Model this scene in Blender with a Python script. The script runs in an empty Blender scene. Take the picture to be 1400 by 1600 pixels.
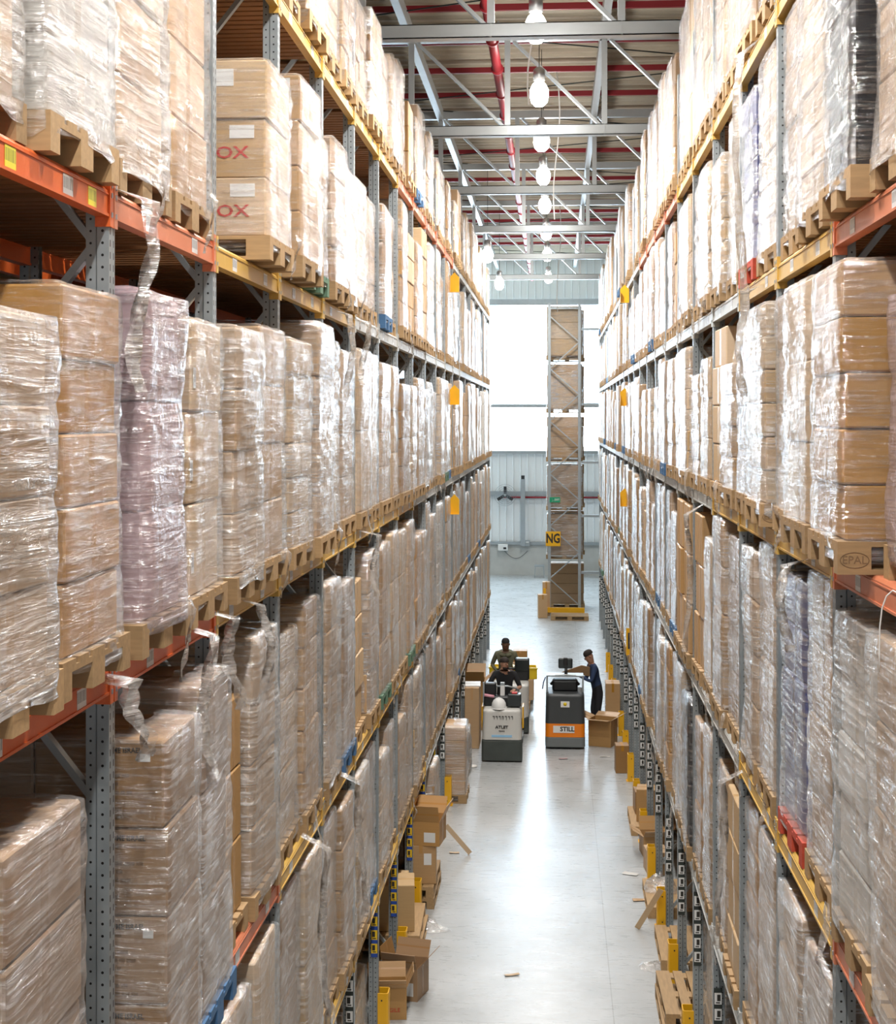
import bpy, math, random
from mathutils import Vector, Matrix, noise
random.seed(7)
D2R = math.pi/180
scn = bpy.context.scene
COL = scn.collection

# ------------------------------------------------------------------ camera
H = 6.4                      # camera height
PSI = math.atan(168/2300)    # camera yaw
cam = bpy.data.cameras.new('camera'); camo = bpy.data.objects.new('camera', cam); COL.objects.link(camo)
camo.location = (0, 0, H); camo.rotation_euler = (math.pi/2, 0, PSI)
cam.sensor_fit = 'HORIZONTAL'; cam.sensor_width = 36; cam.lens = 36*2300/1400
cam.shift_y = -145/1400; cam.clip_start = .05; cam.clip_end = 200
scn.camera = camo

# ------------------------------------------------------------------ view, world
scn.view_settings.view_transform = 'Standard'
scn.view_settings.look = 'None'
scn.view_settings.gamma = 1
scn.view_settings.use_curve_mapping = False
scn.view_settings.exposure = 1.12
w = bpy.data.worlds.new('world'); scn.world = w; w.use_nodes = True
bg = w.node_tree.nodes['Background']; bg.inputs[0].default_value = (.96, .98, 1, 1); bg.inputs[1].default_value = .28
cy = scn.cycles
cy.transparent_max_bounces = 10; cy.max_bounces = 6; cy.diffuse_bounces = 3; cy.glossy_bounces = 3
cy.transmission_bounces = 3; cy.caustics_reflective = False; cy.caustics_refractive = False
cy.sample_clamp_indirect = 4; cy.adaptive_threshold = .02

LAMP_Z = H + 5.05
LAMP_Y = [-1.5, 3.0, 7.2, 11.2, 15.0, 18.8, 22.6, 26.4, 30.2, 34.4, 39.5, 44.8, 52]
LAMP_W = 500
LAMP_X = -.25
def area_light(name, loc, rot, sx, sy, power, col):
    l = bpy.data.lights.new(name, 'AREA'); l.shape = 'RECTANGLE'; l.size = sx; l.size_y = sy; l.energy = power; l.color = col
    o = bpy.data.objects.new(name, l); COL.objects.link(o); o.location = loc; o.rotation_euler = rot
    return o

# ------------------------------------------------------------------ materials
def new_mat(name):
    m = bpy.data.materials.new(name); m.use_nodes = True
    nt = m.node_tree; return m, nt, nt.nodes['Principled BSDF'], nt.nodes['Material Output']
def N(nt, t, **k):
    n = nt.nodes.new(t)
    for a, b in k.items(): setattr(n, a, b)
    return n
def mathn(nt, op, a, b=None, c=None, clamp=False):
    n = nt.nodes.new('ShaderNodeMath'); n.operation = op; n.use_clamp = clamp
    for i, v in enumerate((a, b, c)):
        if v is None: continue
        if hasattr(v, 'is_linked') or hasattr(v, 'links'): nt.links.new(v, n.inputs[i])
        else: n.inputs[i].default_value = v
    return n.outputs[0]
def plain(name, col, rough=.5, metal=0, emit=0, noise_amt=0, scale=6, spec=.5):
    m, nt, b, out = new_mat(name)
    b.inputs['Roughness'].default_value = rough; b.inputs['Metallic'].default_value = metal
    b.inputs['Specular IOR Level'].default_value = spec
    b.inputs['Base Color'].default_value = (*col, 1)
    if emit:
        b.inputs['Emission Color'].default_value = (*col, 1); b.inputs['Emission Strength'].default_value = emit
    if noise_amt:
        tc = N(nt, 'ShaderNodeTexCoord'); nz = N(nt, 'ShaderNodeTexNoise'); nz.inputs['Scale'].default_value = scale; nz.inputs['Detail'].default_value = 5
        nt.links.new(tc.outputs['Object'], nz.inputs['Vector'])
        hs = N(nt, 'ShaderNodeHueSaturation'); hs.inputs['Color'].default_value = (*col, 1)
        v = mathn(nt, 'MULTIPLY_ADD', nz.outputs['Fac'], noise_amt*2, 1-noise_amt)
        nt.links.new(v, hs.inputs['Value']); nt.links.new(hs.outputs[0], b.inputs['Base Color'])
    return m
M = {}
def cardboard(name, col, rough=.55):
    m, nt, b, out = new_mat(name); L = nt.links.new
    tc = N(nt, 'ShaderNodeTexCoord'); oi = N(nt, 'ShaderNodeObjectInfo')
    mp = N(nt, 'ShaderNodeMapping'); mp.inputs['Scale'].default_value = (3, 3, 40); L(tc.outputs['Object'], mp.inputs[0])
    nz = N(nt, 'ShaderNodeTexNoise'); nz.inputs['Scale'].default_value = 2; nz.inputs['Detail'].default_value = 4; L(mp.outputs[0], nz.inputs['Vector'])
    v = mathn(nt, 'MULTIPLY_ADD', oi.outputs['Random'], .3, .80)
    v2 = mathn(nt, 'MULTIPLY_ADD', nz.outputs['Fac'], .16, -.08)
    v3 = mathn(nt, 'ADD', v, v2)
    hs = N(nt, 'ShaderNodeHueSaturation'); hs.inputs['Color'].default_value = (*col, 1)
    sat = mathn(nt, 'MULTIPLY_ADD', oi.outputs['Random'], -.35, 1.15)
    L(sat, hs.inputs['Saturation']); L(v3, hs.inputs['Value'])
    # tape band round the middle of the carton
    sp = N(nt, 'ShaderNodeSeparateXYZ'); L(tc.outputs['Generated'], sp.inputs[0])
    d = mathn(nt, 'ABSOLUTE', mathn(nt, 'SUBTRACT', sp.outputs[1], .5))
    tape = mathn(nt, 'LESS_THAN', d, .05)
    mx = N(nt, 'ShaderNodeMixRGB'); mx.inputs[2].default_value = (col[0]*1.05, col[1]*.92, col[2]*.75, 1)
    L(mathn(nt, 'MULTIPLY', tape, .45), mx.inputs[0]); L(hs.outputs[0], mx.inputs[1]); L(mx.outputs[0], b.inputs['Base Color'])
    L(mathn(nt, 'MULTIPLY_ADD', tape, -.3, rough), b.inputs['Roughness'])
    return m
M['card'] = cardboard('cardboard', (.50, .305, .14))
M['card_pale'] = cardboard('pale_cardboard', (.58, .40, .22))
M['card_dark'] = cardboard('dark_cardboard', (.34, .195, .085))
M['card_amber'] = cardboard('amber_cardboard', (.50, .26, .07))
M['card_blue'] = cardboard('blue_box', (.03, .05, .22), .35)
M['card_black'] = cardboard('black_box', (.035, .035, .04), .35)
M['card_white'] = cardboard('white_box', (.72, .70, .66), .4)
M['card_pink'] = cardboard('pinkish_box', (.50, .33, .34), .5)

def film(name, col, lo, amp, rough=.2, bump=.9, ang=.45, sc=1.0, facing=.35, gloss=.05):
    m, nt, b, out = new_mat(name); L = nt.links.new
    tc = N(nt, 'ShaderNodeTexCoord'); oi = N(nt, 'ShaderNodeObjectInfo')
    off = N(nt, 'ShaderNodeVectorMath', operation='ADD'); L(tc.outputs['Object'], off.inputs[0])
    rr = N(nt, 'ShaderNodeCombineXYZ'); r9 = mathn(nt, 'MULTIPLY', oi.outputs['Random'], 37.0)
    for i in range(3): L(r9, rr.inputs[i])
    L(rr.outputs[0], off.inputs[1])
    mp = N(nt, 'ShaderNodeMapping'); mp.inputs['Rotation'].default_value = (ang, ang, 0); mp.inputs['Scale'].default_value = (1.2*sc, 1.2*sc, 17*sc)
    L(off.outputs[0], mp.inputs[0])
    n1 = N(nt, 'ShaderNodeTexNoise'); n1.inputs['Scale'].default_value = 2.6; n1.inputs['Detail'].default_value = 5; n1.inputs['Roughness'].default_value = .62; n1.inputs['Distortion'].default_value = .6
    L(mp.outputs[0], n1.inputs['Vector'])
    n2 = N(nt, 'ShaderNodeTexNoise'); n2.inputs['Scale'].default_value = 3.0; n2.inputs['Detail'].default_value = 3
    L(off.outputs[0], n2.inputs['Vector'])
    n3 = N(nt, 'ShaderNodeTexNoise'); n3.inputs['Scale'].default_value = 14; n3.inputs['Detail'].default_value = 2; n3.inputs['Distortion'].default_value = 1.2
    L(off.outputs[0], n3.inputs['Vector'])
    s1 = N(nt, 'ShaderNodeMapRange'); s1.inputs[1].default_value = .47; s1.inputs[2].default_value = .64; L(n1.outputs['Fac'], s1.inputs[0])
    s2 = N(nt, 'ShaderNodeMapRange'); s2.inputs[1].default_value = .4; s2.inputs[2].default_value = .7; L(n2.outputs['Fac'], s2.inputs[0])
    lw = N(nt, 'ShaderNodeLayerWeight'); lw.inputs['Blend'].default_value = .35
    a = mathn(nt, 'MULTIPLY_ADD', s1.outputs[0], amp*.75, lo)
    a = mathn(nt, 'MULTIPLY_ADD', s2.outputs[0], amp*.6, a)
    a = mathn(nt, 'MULTIPLY_ADD', mathn(nt, 'POWER', lw.outputs['Facing'], 2.0), facing*.8, a, clamp=True)
    a = mathn(nt, 'MINIMUM', a, .96)
    h = mathn(nt, 'MULTIPLY_ADD', n3.outputs['Fac'], .45, mathn(nt, 'MULTIPLY', n1.outputs['Fac'], 1.0))
    h = mathn(nt, 'MULTIPLY_ADD', n2.outputs['Fac'], 1.2, h)
    bp = N(nt, 'ShaderNodeBump'); bp.inputs['Strength'].default_value = bump; bp.inputs['Distance'].default_value = .035; L(h, bp.inputs['Height'])
    L(bp.outputs[0], b.inputs['Normal'])
    b.inputs['Base Color'].default_value = (*col, 1); b.inputs['Roughness'].default_value = rough
    b.inputs['Specular IOR Level'].default_value = .9
    b.inputs['Coat Weight'].default_value = .6; b.inputs['Coat Roughness'].default_value = .08; L(bp.outputs[0], b.inputs['Coat Normal'])
    tr = N(nt, 'ShaderNodeBsdfTransparent'); mx = N(nt, 'ShaderNodeMixShader')
    L(a, mx.inputs[0]); L(tr.outputs[0], mx.inputs[1]); L(b.outputs[0], mx.inputs[2])
    gl = N(nt, 'ShaderNodeBsdfGlossy'); gl.inputs['Color'].default_value = (1, 1, 1, 1); gl.inputs['Roughness'].default_value = .11; L(bp.outputs[0], gl.inputs['Normal'])
    gf = mathn(nt, 'MULTIPLY_ADD', mathn(nt, 'POWER', lw.outputs['Facing'], 3.0), .45, gloss)
    gf = mathn(nt, 'MULTIPLY_ADD', s1.outputs[0], .30, gf, clamp=True)
    m2 = N(nt, 'ShaderNodeMixShader'); L(gf, m2.inputs[0]); L(mx.outputs[0], m2.inputs[1]); L(gl.outputs[0], m2.inputs[2]); L(m2.outputs[0], out.inputs[0])
    return m
M['film_clear'] = film('clear_stretch_film', (.80, .79, .77), .015, .15)
M['film_mid'] = film('stretch_film', (.80, .79, .78), .03, .25, ang=.3)
M['film_heavy'] = film('white_stretch_film', (.78, .78, .78), .06, .45, ang=-.35, sc=1.2)
M['film_milky'] = film('milky_film', (.74, .71, .67), .14, .34, rough=.3, ang=.9, sc=.7)
M['film_pink'] = film('lavender_film', (.72, .58, .64), .24, .30, rough=.22, ang=.8, sc=.7)
M['film_black'] = film('dark_stretch_film', (.03, .03, .035), .25, .3, rough=.25, ang=.05, sc=1.2, facing=.1, gloss=.02)

def wood(name, col):
    m, nt, b, out = new_mat(name); L = nt.links.new
    tc = N(nt, 'ShaderNodeTexCoord'); oi = N(nt, 'ShaderNodeObjectInfo')
    mp = N(nt, 'ShaderNodeMapping'); mp.inputs['Scale'].default_value = (2, 14, 14); L(tc.outputs['Object'], mp.inputs[0])
    nz = N(nt, 'ShaderNodeTexNoise'); nz.inputs['Scale'].default_value = 3; nz.inputs['Detail'].default_value = 6; L(mp.outputs[0], nz.inputs['Vector'])
    hs = N(nt, 'ShaderNodeHueSaturation'); hs.inputs['Color'].default_value = (*col, 1)
    v = mathn(nt, 'MULTIPLY_ADD', nz.outputs['Fac'], .7, .55)
    v = mathn(nt, 'MULTIPLY_ADD', oi.outputs['Random'], .3, v)
    L(v, hs.inputs['Value']); L(hs.outputs[0], b.inputs['Base Color']); b.inputs['Roughness'].default_value = .7
    return m
M['wood'] = wood('pallet_wood', (.36, .23, .11))
M['wood_blue'] = wood('blue_painted_wood', (.05, .13, .26))
M['wood_green'] = wood('green_painted_wood', (.09, .17, .11))
M['wood_red'] = wood('red_painted_wood', (.45, .06, .03))
M['wood_dark'] = wood('brown_slat_wood', (.27, .13, .055))

def painted(name, col, rough=.38):
    m, nt, b, out = new_mat(name); L = nt.links.new
    tc = N(nt, 'ShaderNodeTexCoord')
    nz = N(nt, 'ShaderNodeTexNoise'); nz.inputs['Scale'].default_value = 5; nz.inputs['Detail'].default_value = 8; nz.inputs['Roughness'].default_value = .7
    L(tc.outputs['Object'], nz.inputs['Vector'])
    r = N(nt, 'ShaderNodeMapRange'); r.inputs[1].default_value = .56; r.inputs[2].default_value = .72; L(nz.outputs['Fac'], r.inputs[0])
    mx = N(nt, 'ShaderNodeMixRGB'); mx.inputs[1].default_value = (*col, 1); mx.inputs[2].default_value = (min(1, col[0]*1.25+.05), col[1]*1.3+.08, col[2]+.1, 1)
    L(mathn(nt, 'MULTIPLY', r.outputs[0], .6), mx.inputs[0]); L(mx.outputs[0], b.inputs['Base Color'])
    b.inputs['Roughness'].default_value = rough
    return m
M['orange'] = painted('orange_beam_paint', (.70, .13, .025))
M['salmon'] = painted('faded_red_beam_paint', (.62, .20, .10))
M['yellow'] = painted('ochre_beam_paint', (.60, .37, .08))
M['grey_glare_beam'] = painted('grey_and_glare_beam_paint', (.46, .46, .44))  # grey beams, plus farther ones with glare put into the colour
M['guard'] = painted('yellow_guard_paint', (.80, .42, .01))
M['redpaint'] = plain('red_steel', (.26, .01, .018), .5)
M['truss'] = plain('galvanised_truss_steel', (.42, .44, .44), .42, .55, noise_amt=.12, scale=3)
M['galv'] = plain('galvanised_steel', (.36, .40, .42), .4, .5, noise_amt=.12, scale=8)
M['black'] = plain('black_plastic', (.012, .013, .014), .4)
M['rubber'] = plain('dark_rubber', (.03, .038, .034), .7, noise_amt=.3)
M['label'] = plain('white_label', (.78, .78, .76), .5)
M['ink'] = plain('black_ink', (.03, .025, .02), .7)
M['ink_red'] = plain('red_ink', (.50, .03, .02), .7)
M['ink_grey'] = plain('faded_print', (.20, .12, .06), .7)

def post_mat():
    m, nt, b, out = new_mat('perforated_post_steel'); L = nt.links.new
    tc = N(nt, 'ShaderNodeTexCoord'); sp = N(nt, 'ShaderNodeSeparateXYZ'); L(tc.outputs['Object'], sp.inputs[0])
    sn = N(nt, 'ShaderNodeSeparateXYZ'); L(tc.outputs['Normal'], sn.inputs[0])
    fz = mathn(nt, 'SUBTRACT', mathn(nt, 'FRACT', mathn(nt, 'DIVIDE', sp.outputs[2], .05)), .5)
    fz = mathn(nt, 'MULTIPLY', fz, .05)
    def dot(x0, r):
        dx = mathn(nt, 'SUBTRACT', sp.outputs[0], x0)
        q = mathn(nt, 'ADD', mathn(nt, 'MULTIPLY', dx, dx), mathn(nt, 'MULTIPLY', fz, fz))
        return mathn(nt, 'LESS_THAN', q, r*r)
    h = mathn(nt, 'MAXIMUM', dot(-.027, .0058), dot(-.080, .0052))
    ny = mathn(nt, 'GREATER_THAN', mathn(nt, 'ABSOLUTE', sn.outputs[1]), .8)
    h = mathn(nt, 'MULTIPLY', h, ny)
    # slots on the aisle face
    nx = mathn(nt, 'GREATER_THAN', mathn(nt, 'ABSOLUTE', sn.outputs[0]), .8)
    dy = mathn(nt, 'LESS_THAN', mathn(nt, 'ABSOLUTE', mathn(nt, 'SUBTRACT', mathn(nt, 'ABSOLUTE', sp.outputs[1]), .022)), .006)
    sl = mathn(nt, 'MULTIPLY', mathn(nt, 'LESS_THAN', mathn(nt, 'ABSOLUTE', fz), .014), mathn(nt, 'MULTIPLY', nx, dy))
    h = mathn(nt, 'MAXIMUM', h, sl)
    nz = N(nt, 'ShaderNodeTexNoise'); nz.inputs['Scale'].default_value = 9; nz.inputs['Detail'].default_value = 5; L(tc.outputs['Object'], nz.inputs['Vector'])
    cr = N(nt, 'ShaderNodeMixRGB'); cr.inputs[1].default_value = (.21, .25, .27, 1); cr.inputs[2].default_value = (.42, .46, .48, 1); L(nz.outputs['Fac'], cr.inputs[0])
    mx = N(nt, 'ShaderNodeMixRGB'); mx.inputs[2].default_value = (.004, .004, .004, 1); L(h, mx.inputs[0]); L(cr.outputs[0], mx.inputs[1])
    L(mx.outputs[0], b.inputs['Base Color']); b.inputs['Roughness'].default_value = .38; 
    L(mathn(nt, 'MULTIPLY_ADD', h, -.4, .4), b.inputs['Metallic'])
    return m
M['post'] = post_mat()

def barcode(name, base, ink=(.03, .03, .03)):
    m, nt, b, out = new_mat(name); L = nt.links.new
    tc = N(nt, 'ShaderNodeTexCoord'); sp = N(nt, 'ShaderNodeSeparateXYZ'); L(tc.outputs['Generated'], sp.inputs[0])
    g = mathn(nt, 'MAXIMUM', sp.outputs[0], 0)
    wv = N(nt, 'ShaderNodeTexNoise'); wv.noise_dimensions = '1D'; wv.inputs['Scale'].default_value = 22; wv.inputs['Detail'].default_value = 0
    u = mathn(nt, 'ADD', sp.outputs[0], sp.outputs[1]); L(u, wv.inputs['W'])
    s = mathn(nt, 'GREATER_THAN', wv.outputs['Fac'], .5)
    z = mathn(nt, 'MULTIPLY', mathn(nt, 'GREATER_THAN', sp.outputs[2], .3), mathn(nt, 'LESS_THAN', sp.outputs[2], .88))
    s = mathn(nt, 'MULTIPLY', s, z)
    mx = N(nt, 'ShaderNodeMixRGB'); mx.inputs[1].default_value = (*base, 1); mx.inputs[2].default_value = (*ink, 1); L(mathn(nt, 'MULTIPLY', s, .8), mx.inputs[0])
    L(mx.outputs[0], b.inputs['Base Color']); b.inputs['Roughness'].default_value = .35
    return m
M['bar_white'] = barcode('barcode_label', (.72, .73, .74))
M['bar_yellow'] = barcode('yellow_barcode_label', (.75, .68, .05))
M['lab_yellow'] = plain('yellow_card', (.85, .55, .02), .5)
M['lab_blue'] = plain('blue_card', (.02, .07, .35), .5)

def floor_mat():
    m, nt, b, out = new_mat('polished_concrete'); L = nt.links.new
    tc = N(nt, 'ShaderNodeTexCoord')
    n1 = N(nt, 'ShaderNodeTexNoise'); n1.inputs['Scale'].default_value = .8; n1.inputs['Detail'].default_value = 8; n1.inputs['Roughness'].default_value = .65; L(tc.outputs['Object'], n1.inputs['Vector'])
    mp = N(nt, 'ShaderNodeMapping'); mp.inputs['Scale'].default_value = (1, 4, 1); L(tc.outputs['Object'], mp.inputs[0])
    n2 = N(nt, 'ShaderNodeTexNoise'); n2.inputs['Scale'].default_value = 3; n2.inputs['Detail'].default_value = 6; n2.inputs['Roughness'].default_value = .7; n2.inputs['Distortion'].default_value = 1.0; L(mp.outputs[0], n2.inputs['Vector'])
    r = N(nt, 'ShaderNodeValToRGB'); e = r.color_ramp.elements
    e[0].position = .3; e[0].color = (.31, .32, .315, 1); e[1].position = .7; e[1].color = (.48, .495, .50, 1)
    L(n1.outputs['Fac'], r.inputs[0])
    st = N(nt, 'ShaderNodeMapRange'); st.inputs[1].default_value = .56; st.inputs[2].default_value = .74; L(n2.outputs['Fac'], st.inputs[0])
    mx = N(nt, 'ShaderNodeMixRGB'); mx.inputs[2].default_value = (.33, .30, .26, 1); L(mathn(nt, 'MULTIPLY', st.outputs[0], .55), mx.inputs[0]); L(r.outputs[0], mx.inputs[1])
    # saw-cut joints
    sp = N(nt, 'ShaderNodeSeparateXYZ'); L(tc.outputs['Object'], sp.inputs[0])
    j1 = mathn(nt, 'LESS_THAN', mathn(nt, 'ABSOLUTE', mathn(nt, 'SUBTRACT', sp.outputs[0], .62)), .006)
    fy = mathn(nt, 'FRACT', mathn(nt, 'DIVIDE', sp.outputs[1], 5.2))
    j2 = mathn(nt, 'LESS_THAN', fy, .002)
    mj = N(nt, 'ShaderNodeMixRGB'); mj.inputs[2].default_value = (.22, .22, .21, 1); L(mathn(nt, 'MULTIPLY', mathn(nt, 'MAXIMUM', j1, j2), .7), mj.inputs[0]); L(mx.outputs[0], mj.inputs[1])
    L(mj.outputs[0], b.inputs['Base Color'])
    L(mathn(nt, 'MULTIPLY_ADD', n2.outputs['Fac'], .2, .19), b.inputs['Roughness'])
    b.inputs['Specular IOR Level'].default_value = .45
    bp = N(nt, 'ShaderNodeBump'); bp.inputs['Strength'].default_value = .05; L(n2.outputs['Fac'], bp.inputs['Height']); L(bp.outputs[0], b.inputs['Normal'])
    return m
M['floor'] = floor_mat()
M['panel'] = plain('white_wall_panel', (.78, .81, .81), .45)
M['roof'] = plain('cream_roof_deck', (.52, .47, .37), .7, noise_amt=.06)
M['concrete'] = plain('concrete_base', (.50, .50, .47), .8, noise_amt=.2, scale=2)
M['daylight'] = plain('daylit_translucent_panel', (.66, .84, 1.0), .5, emit=8.0)
M['daylight_dim'] = plain('daylit_lower_panel', (.84, .94, 1.0), .5, emit=2.6)
M['bulb'] = plain('lamp_glow', (1, .99, .96), .5, emit=40)
M['lamp_body'] = plain('lamp_aluminium', (.5, .5, .5), .35, .8)

# ------------------------------------------------------------------ mesh builder
class MB:
    def __init__(s): s.v = []; s.f = []; s.m = []; s.mats = []; s.cur = 0; s.sm = []; s.smooth = False
    def mat(s, m):
        if m not in s.mats: s.mats.append(m)
        s.cur = s.mats.index(m); return s
    def add(s, vs, fs):
        n = len(s.v); s.v += [tuple(v) for v in vs]
        for f in fs: s.f.append(tuple(i+n for i in f)); s.m.append(s.cur); s.sm.append(s.smooth)
        return s
    def box(s, x0, x1, y0, y1, z0, z1, T=None, c=0):
        if x0 > x1: x0, x1 = x1, x0
        if y0 > y1: y0, y1 = y1, y0
        if z0 > z1: z0, z1 = z1, z0
        if c <= 0:
            vs = [(x, y, z) for z in (z0, z1) for y in (y0, y1) for x in (x0, x1)]
            fs = [(0, 2, 3, 1), (4, 5, 7, 6), (0, 1, 5, 4), (2, 6, 7, 3), (0, 4, 6, 2), (1, 3, 7, 5)]
        else:
            vs = []; idx = {}
            lo = (x0, y0, z0); hi = (x1, y1, z1)
            for sx in (0, 1):
                for sy in (0, 1):
                    for sz in (0, 1):
                        sg = (sx, sy, sz)
                        for a in range(3):
                            p = []
                            for k in range(3):
                                e = hi[k] if sg[k] else lo[k]
                                if k != a: e += -c if sg[k] else c
                                p.append(e)
                            idx[(sg, a)] = len(vs); vs.append(tuple(p))
            fs = []
            for a in range(3):
                b_, c_ = (a+1) % 3, (a+2) % 3
                for sa in (0, 1):
                    q = []
                    for sb, sc in ((0, 0), (1, 0), (1, 1), (0, 1)):
                        g = [0, 0, 0]; g[a] = sa; g[b_] = sb; g[c_] = sc; q.append(idx[(tuple(g), a)])
                    fs.append(tuple(q if sa else q[::-1]))
                for sb in (0, 1):
                    for sc in (0, 1):
                        g0 = [0, 0, 0]; g0[b_] = sb; g0[c_] = sc; g1 = list(g0); g1[a] = 1
                        q = [idx[(tuple(g0), b_)], idx[(tuple(g1), b_)], idx[(tuple(g1), c_)], idx[(tuple(g0), c_)]]
                        fs.append(tuple(q if (sb == sc) else q[::-1]))
            for g in [(i, j, k) for i in (0, 1) for j in (0, 1) for k in (0, 1)]:
                q = [idx[(g, 0)], idx[(g, 1)], idx[(g, 2)]]
                fs.append(tuple(q if sum(g) % 2 else q[::-1]))
        if T is not None: vs = [T @ Vector(v) for v in vs]
        return s.add(vs, fs)
    def bar(s, a, b, w_, h_, up=(0, 0, 1)):
        a, b = Vector(a), Vector(b); d = b-a; L_ = d.length; d.normalize()
        u = Vector(up)
        if abs(d.dot(u)) > .98: u = Vector((1, 0, 0))
        x = d.cross(u).normalized(); y = x.cross(d).normalized()
        vs = [p + x*sx*w_/2 + y*sy*h_/2 for p in (a, b) for sx, sy in ((-1, -1), (1, -1), (1, 1), (-1, 1))]
        return s.add(vs, [(0, 3, 2, 1), (4, 5, 6, 7), (0, 1, 5, 4), (1, 2, 6, 5), (2, 3, 7, 6), (3, 0, 4, 7)])
    def tube(s, pts, r, n=10, caps=True):
        pts = [Vector(p) for p in pts]; rs = r if isinstance(r, (list, tuple)) else [r]*len(pts)
        rings = []; prev = None
        for i, p in enumerate(pts):
            d = (pts[min(i+1, len(pts)-1)] - pts[max(i-1, 0)]).normalized()
            u = prev if prev else (Vector((0, 0, 1)) if abs(d.z) < .9 else Vector((1, 0, 0)))
            x = d.cross(u).normalized(); y = x.cross(d).normalized(); prev = y
            rings.append([p + (x*math.cos(t*2*math.pi/n) + y*math.sin(t*2*math.pi/n))*rs[i] for t in range(n)])
        vs = [v for rg in rings for v in rg]
        fs = [(i*n+j, i*n+(j+1) % n, (i+1)*n+(j+1) % n, (i+1)*n+j) for i in range(len(pts)-1) for j in range(n)]
        if caps: fs += [tuple(range(n))[::-1], tuple(range((len(pts)-1)*n, len(pts)*n))]
        o = s.smooth; s.smooth = True; s.add(vs, fs); s.smooth = o; return s
    def lathe(s, prof, n=20, T=None):
        vs = [(r*math.cos(t*2*math.pi/n), r*math.sin(t*2*math.pi/n), z) for r, z in prof for t in range(n)]
        if T is not None: vs = [T @ Vector(v) for v in vs]
        fs = [(i*n+j, i*n+(j+1) % n, (i+1)*n+(j+1) % n, (i+1)*n+j) for i in range(len(prof)-1) for j in range(n)]
        o = s.smooth; s.smooth = True; s.add(vs, fs); s.smooth = o; return s
    def prism(s, poly, axis, a, b):
        def P(u, v, t): return {'x': (t, u, v), 'y': (u, t, v), 'z': (u, v, t)}[axis]
        n = len(poly); vs = [P(u, v, t) for t in (a, b) for u, v in poly]
        fs = [tuple(range(n))[::-1], tuple(range(n, 2*n))] + [(i, (i+1) % n, n+(i+1) % n, n+i) for i in range(n)]
        return s.add(vs, fs)
    def mesh(s, name):
        me = bpy.data.meshes.new(name); me.from_pydata(s.v, [], s.f); 
        for m in s.mats: me.materials.append(m)
        me.polygons.foreach_set('material_index', s.m); me.polygons.foreach_set('use_smooth', s.sm)
        me.update(); return me
def link(name, me, parent=None, loc=(0, 0, 0), rot=(0, 0, 0), scale=(1, 1, 1)):
    o = bpy.data.objects.new(name, me); COL.objects.link(o); o.parent = parent
    o.location = loc; o.rotation_euler = rot; o.scale = scale; return o
def obj(name, mb, parent=None, loc=(0, 0, 0), rot=(0, 0, 0)):
    return link(name, mb.mesh(name) if isinstance(mb, MB) else mb, parent, loc, rot)
def tag(o, label, cat, group=None, kind=None):
    o['label'] = label; o['category'] = cat
    if group: o['group'] = group
    if kind: o['kind'] = kind
    return o
def thing(name, label, cat, loc=(0, 0, 0), rz=0, group=None):
    o = bpy.data.objects.new(name, None); COL.objects.link(o); o.empty_display_size = .1
    o.location = loc; o.rotation_euler = (0, 0, rz); return tag(o, label, cat, group)
def struct(name, mb):
    o = obj(name, mb); o['kind'] = 'structure'; return o
def text(name, body, size, mat, parent, loc, rot, ext=.0015, sx=1, bold=0):
    cu = bpy.data.curves.new('t', 'FONT'); cu.body = body; cu.size = size; cu.extrude = ext; cu.align_x = 'CENTER'; cu.align_y = 'CENTER'; cu.resolution_u = 2; cu.offset = bold
    to = bpy.data.objects.new('t', cu); me = bpy.data.meshes.new_from_object(to); bpy.data.objects.remove(to)
    me.materials.clear(); me.materials.append(mat)
    return link(name, me, parent, loc, rot, (sx, 1, 1))
ROT_CAM = (math.pi/2, 0, 0)          # text facing -Y (towards the camera)

ORD = 'nearest second third fourth fifth sixth seventh eighth ninth tenth eleventh twelfth thirteenth fourteenth fifteenth sixteenth seventeenth eighteenth nineteenth twentieth twenty-first twenty-second twenty-third twenty-fourth'.split()
ORD[0] = 'first'
SIDE = {'L': 'white-truck side', 'R': 'orange-truck side'}
LV = ['floor level', 'lowest beam level', 'second beam level', 'middle beam level', 'fourth beam level', 'top beam level']

# ------------------------------------------------------------------ shell of the building
mb = MB().mat(M['floor']); mb.add([(-11, -8, 0), (11, -8, 0), (11, 61, 0), (-11, 61, 0)], [(0, 1, 2, 3)]); struct('floor', mb)
WY = 60.6
mb = MB().mat(M['roof'])
xs = []
y = -8
while y < 61:                       # ribbed deck
    xs += [(y, 13.05), (y+.28, 13.05), (y+.31, 13.0), (y+.35, 13.0)]; y += .38
vs = [(x, yy, z) for yy, z in xs for x in (-11, 11)]
mb.add(vs, [(2*i, 2*i+1, 2*i+3, 2*i+2) for i in range(len(xs)-1)]); struct('ceiling', mb)
for nm, x in (('wall_left', -11), ('wall_right', 11)):
    mb = MB().mat(M['panel']); mb.box(x-.1, x+.1, -8, 61, 0, 13.0); struct(nm, mb)
def corrug(x0, x1, z0, z1, mat, yy, step=.3):
    mb = MB().mat(mat); pts = []; x = x0
    while x < x1:
        pts += [(x, yy), (min(x+step-.07, x1), yy), (min(x+step-.05, x1), yy-.035), (min(x+step-.02, x1), yy-.035)]; x += step
    pts.append((x1, yy))
    vs = [(a, b, z) for a, b in pts for z in (z0, z1)]
    mb.add(vs, [(2*i, 2*i+2, 2*i+3, 2*i+1) for i in range(len(pts)-1)]); return mb
struct('wall_back', corrug(-11, 11, 1.27, 5.05, M['panel'], WY))
struct('wall_back_upper', corrug(-11, 11, 11.25, 13.0, M['panel'], WY)).name = 'wall_back.001'
struct('window_1', corrug(-11, 2.5, 7.0, 11.25, M['daylight'], WY, .25))
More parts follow.
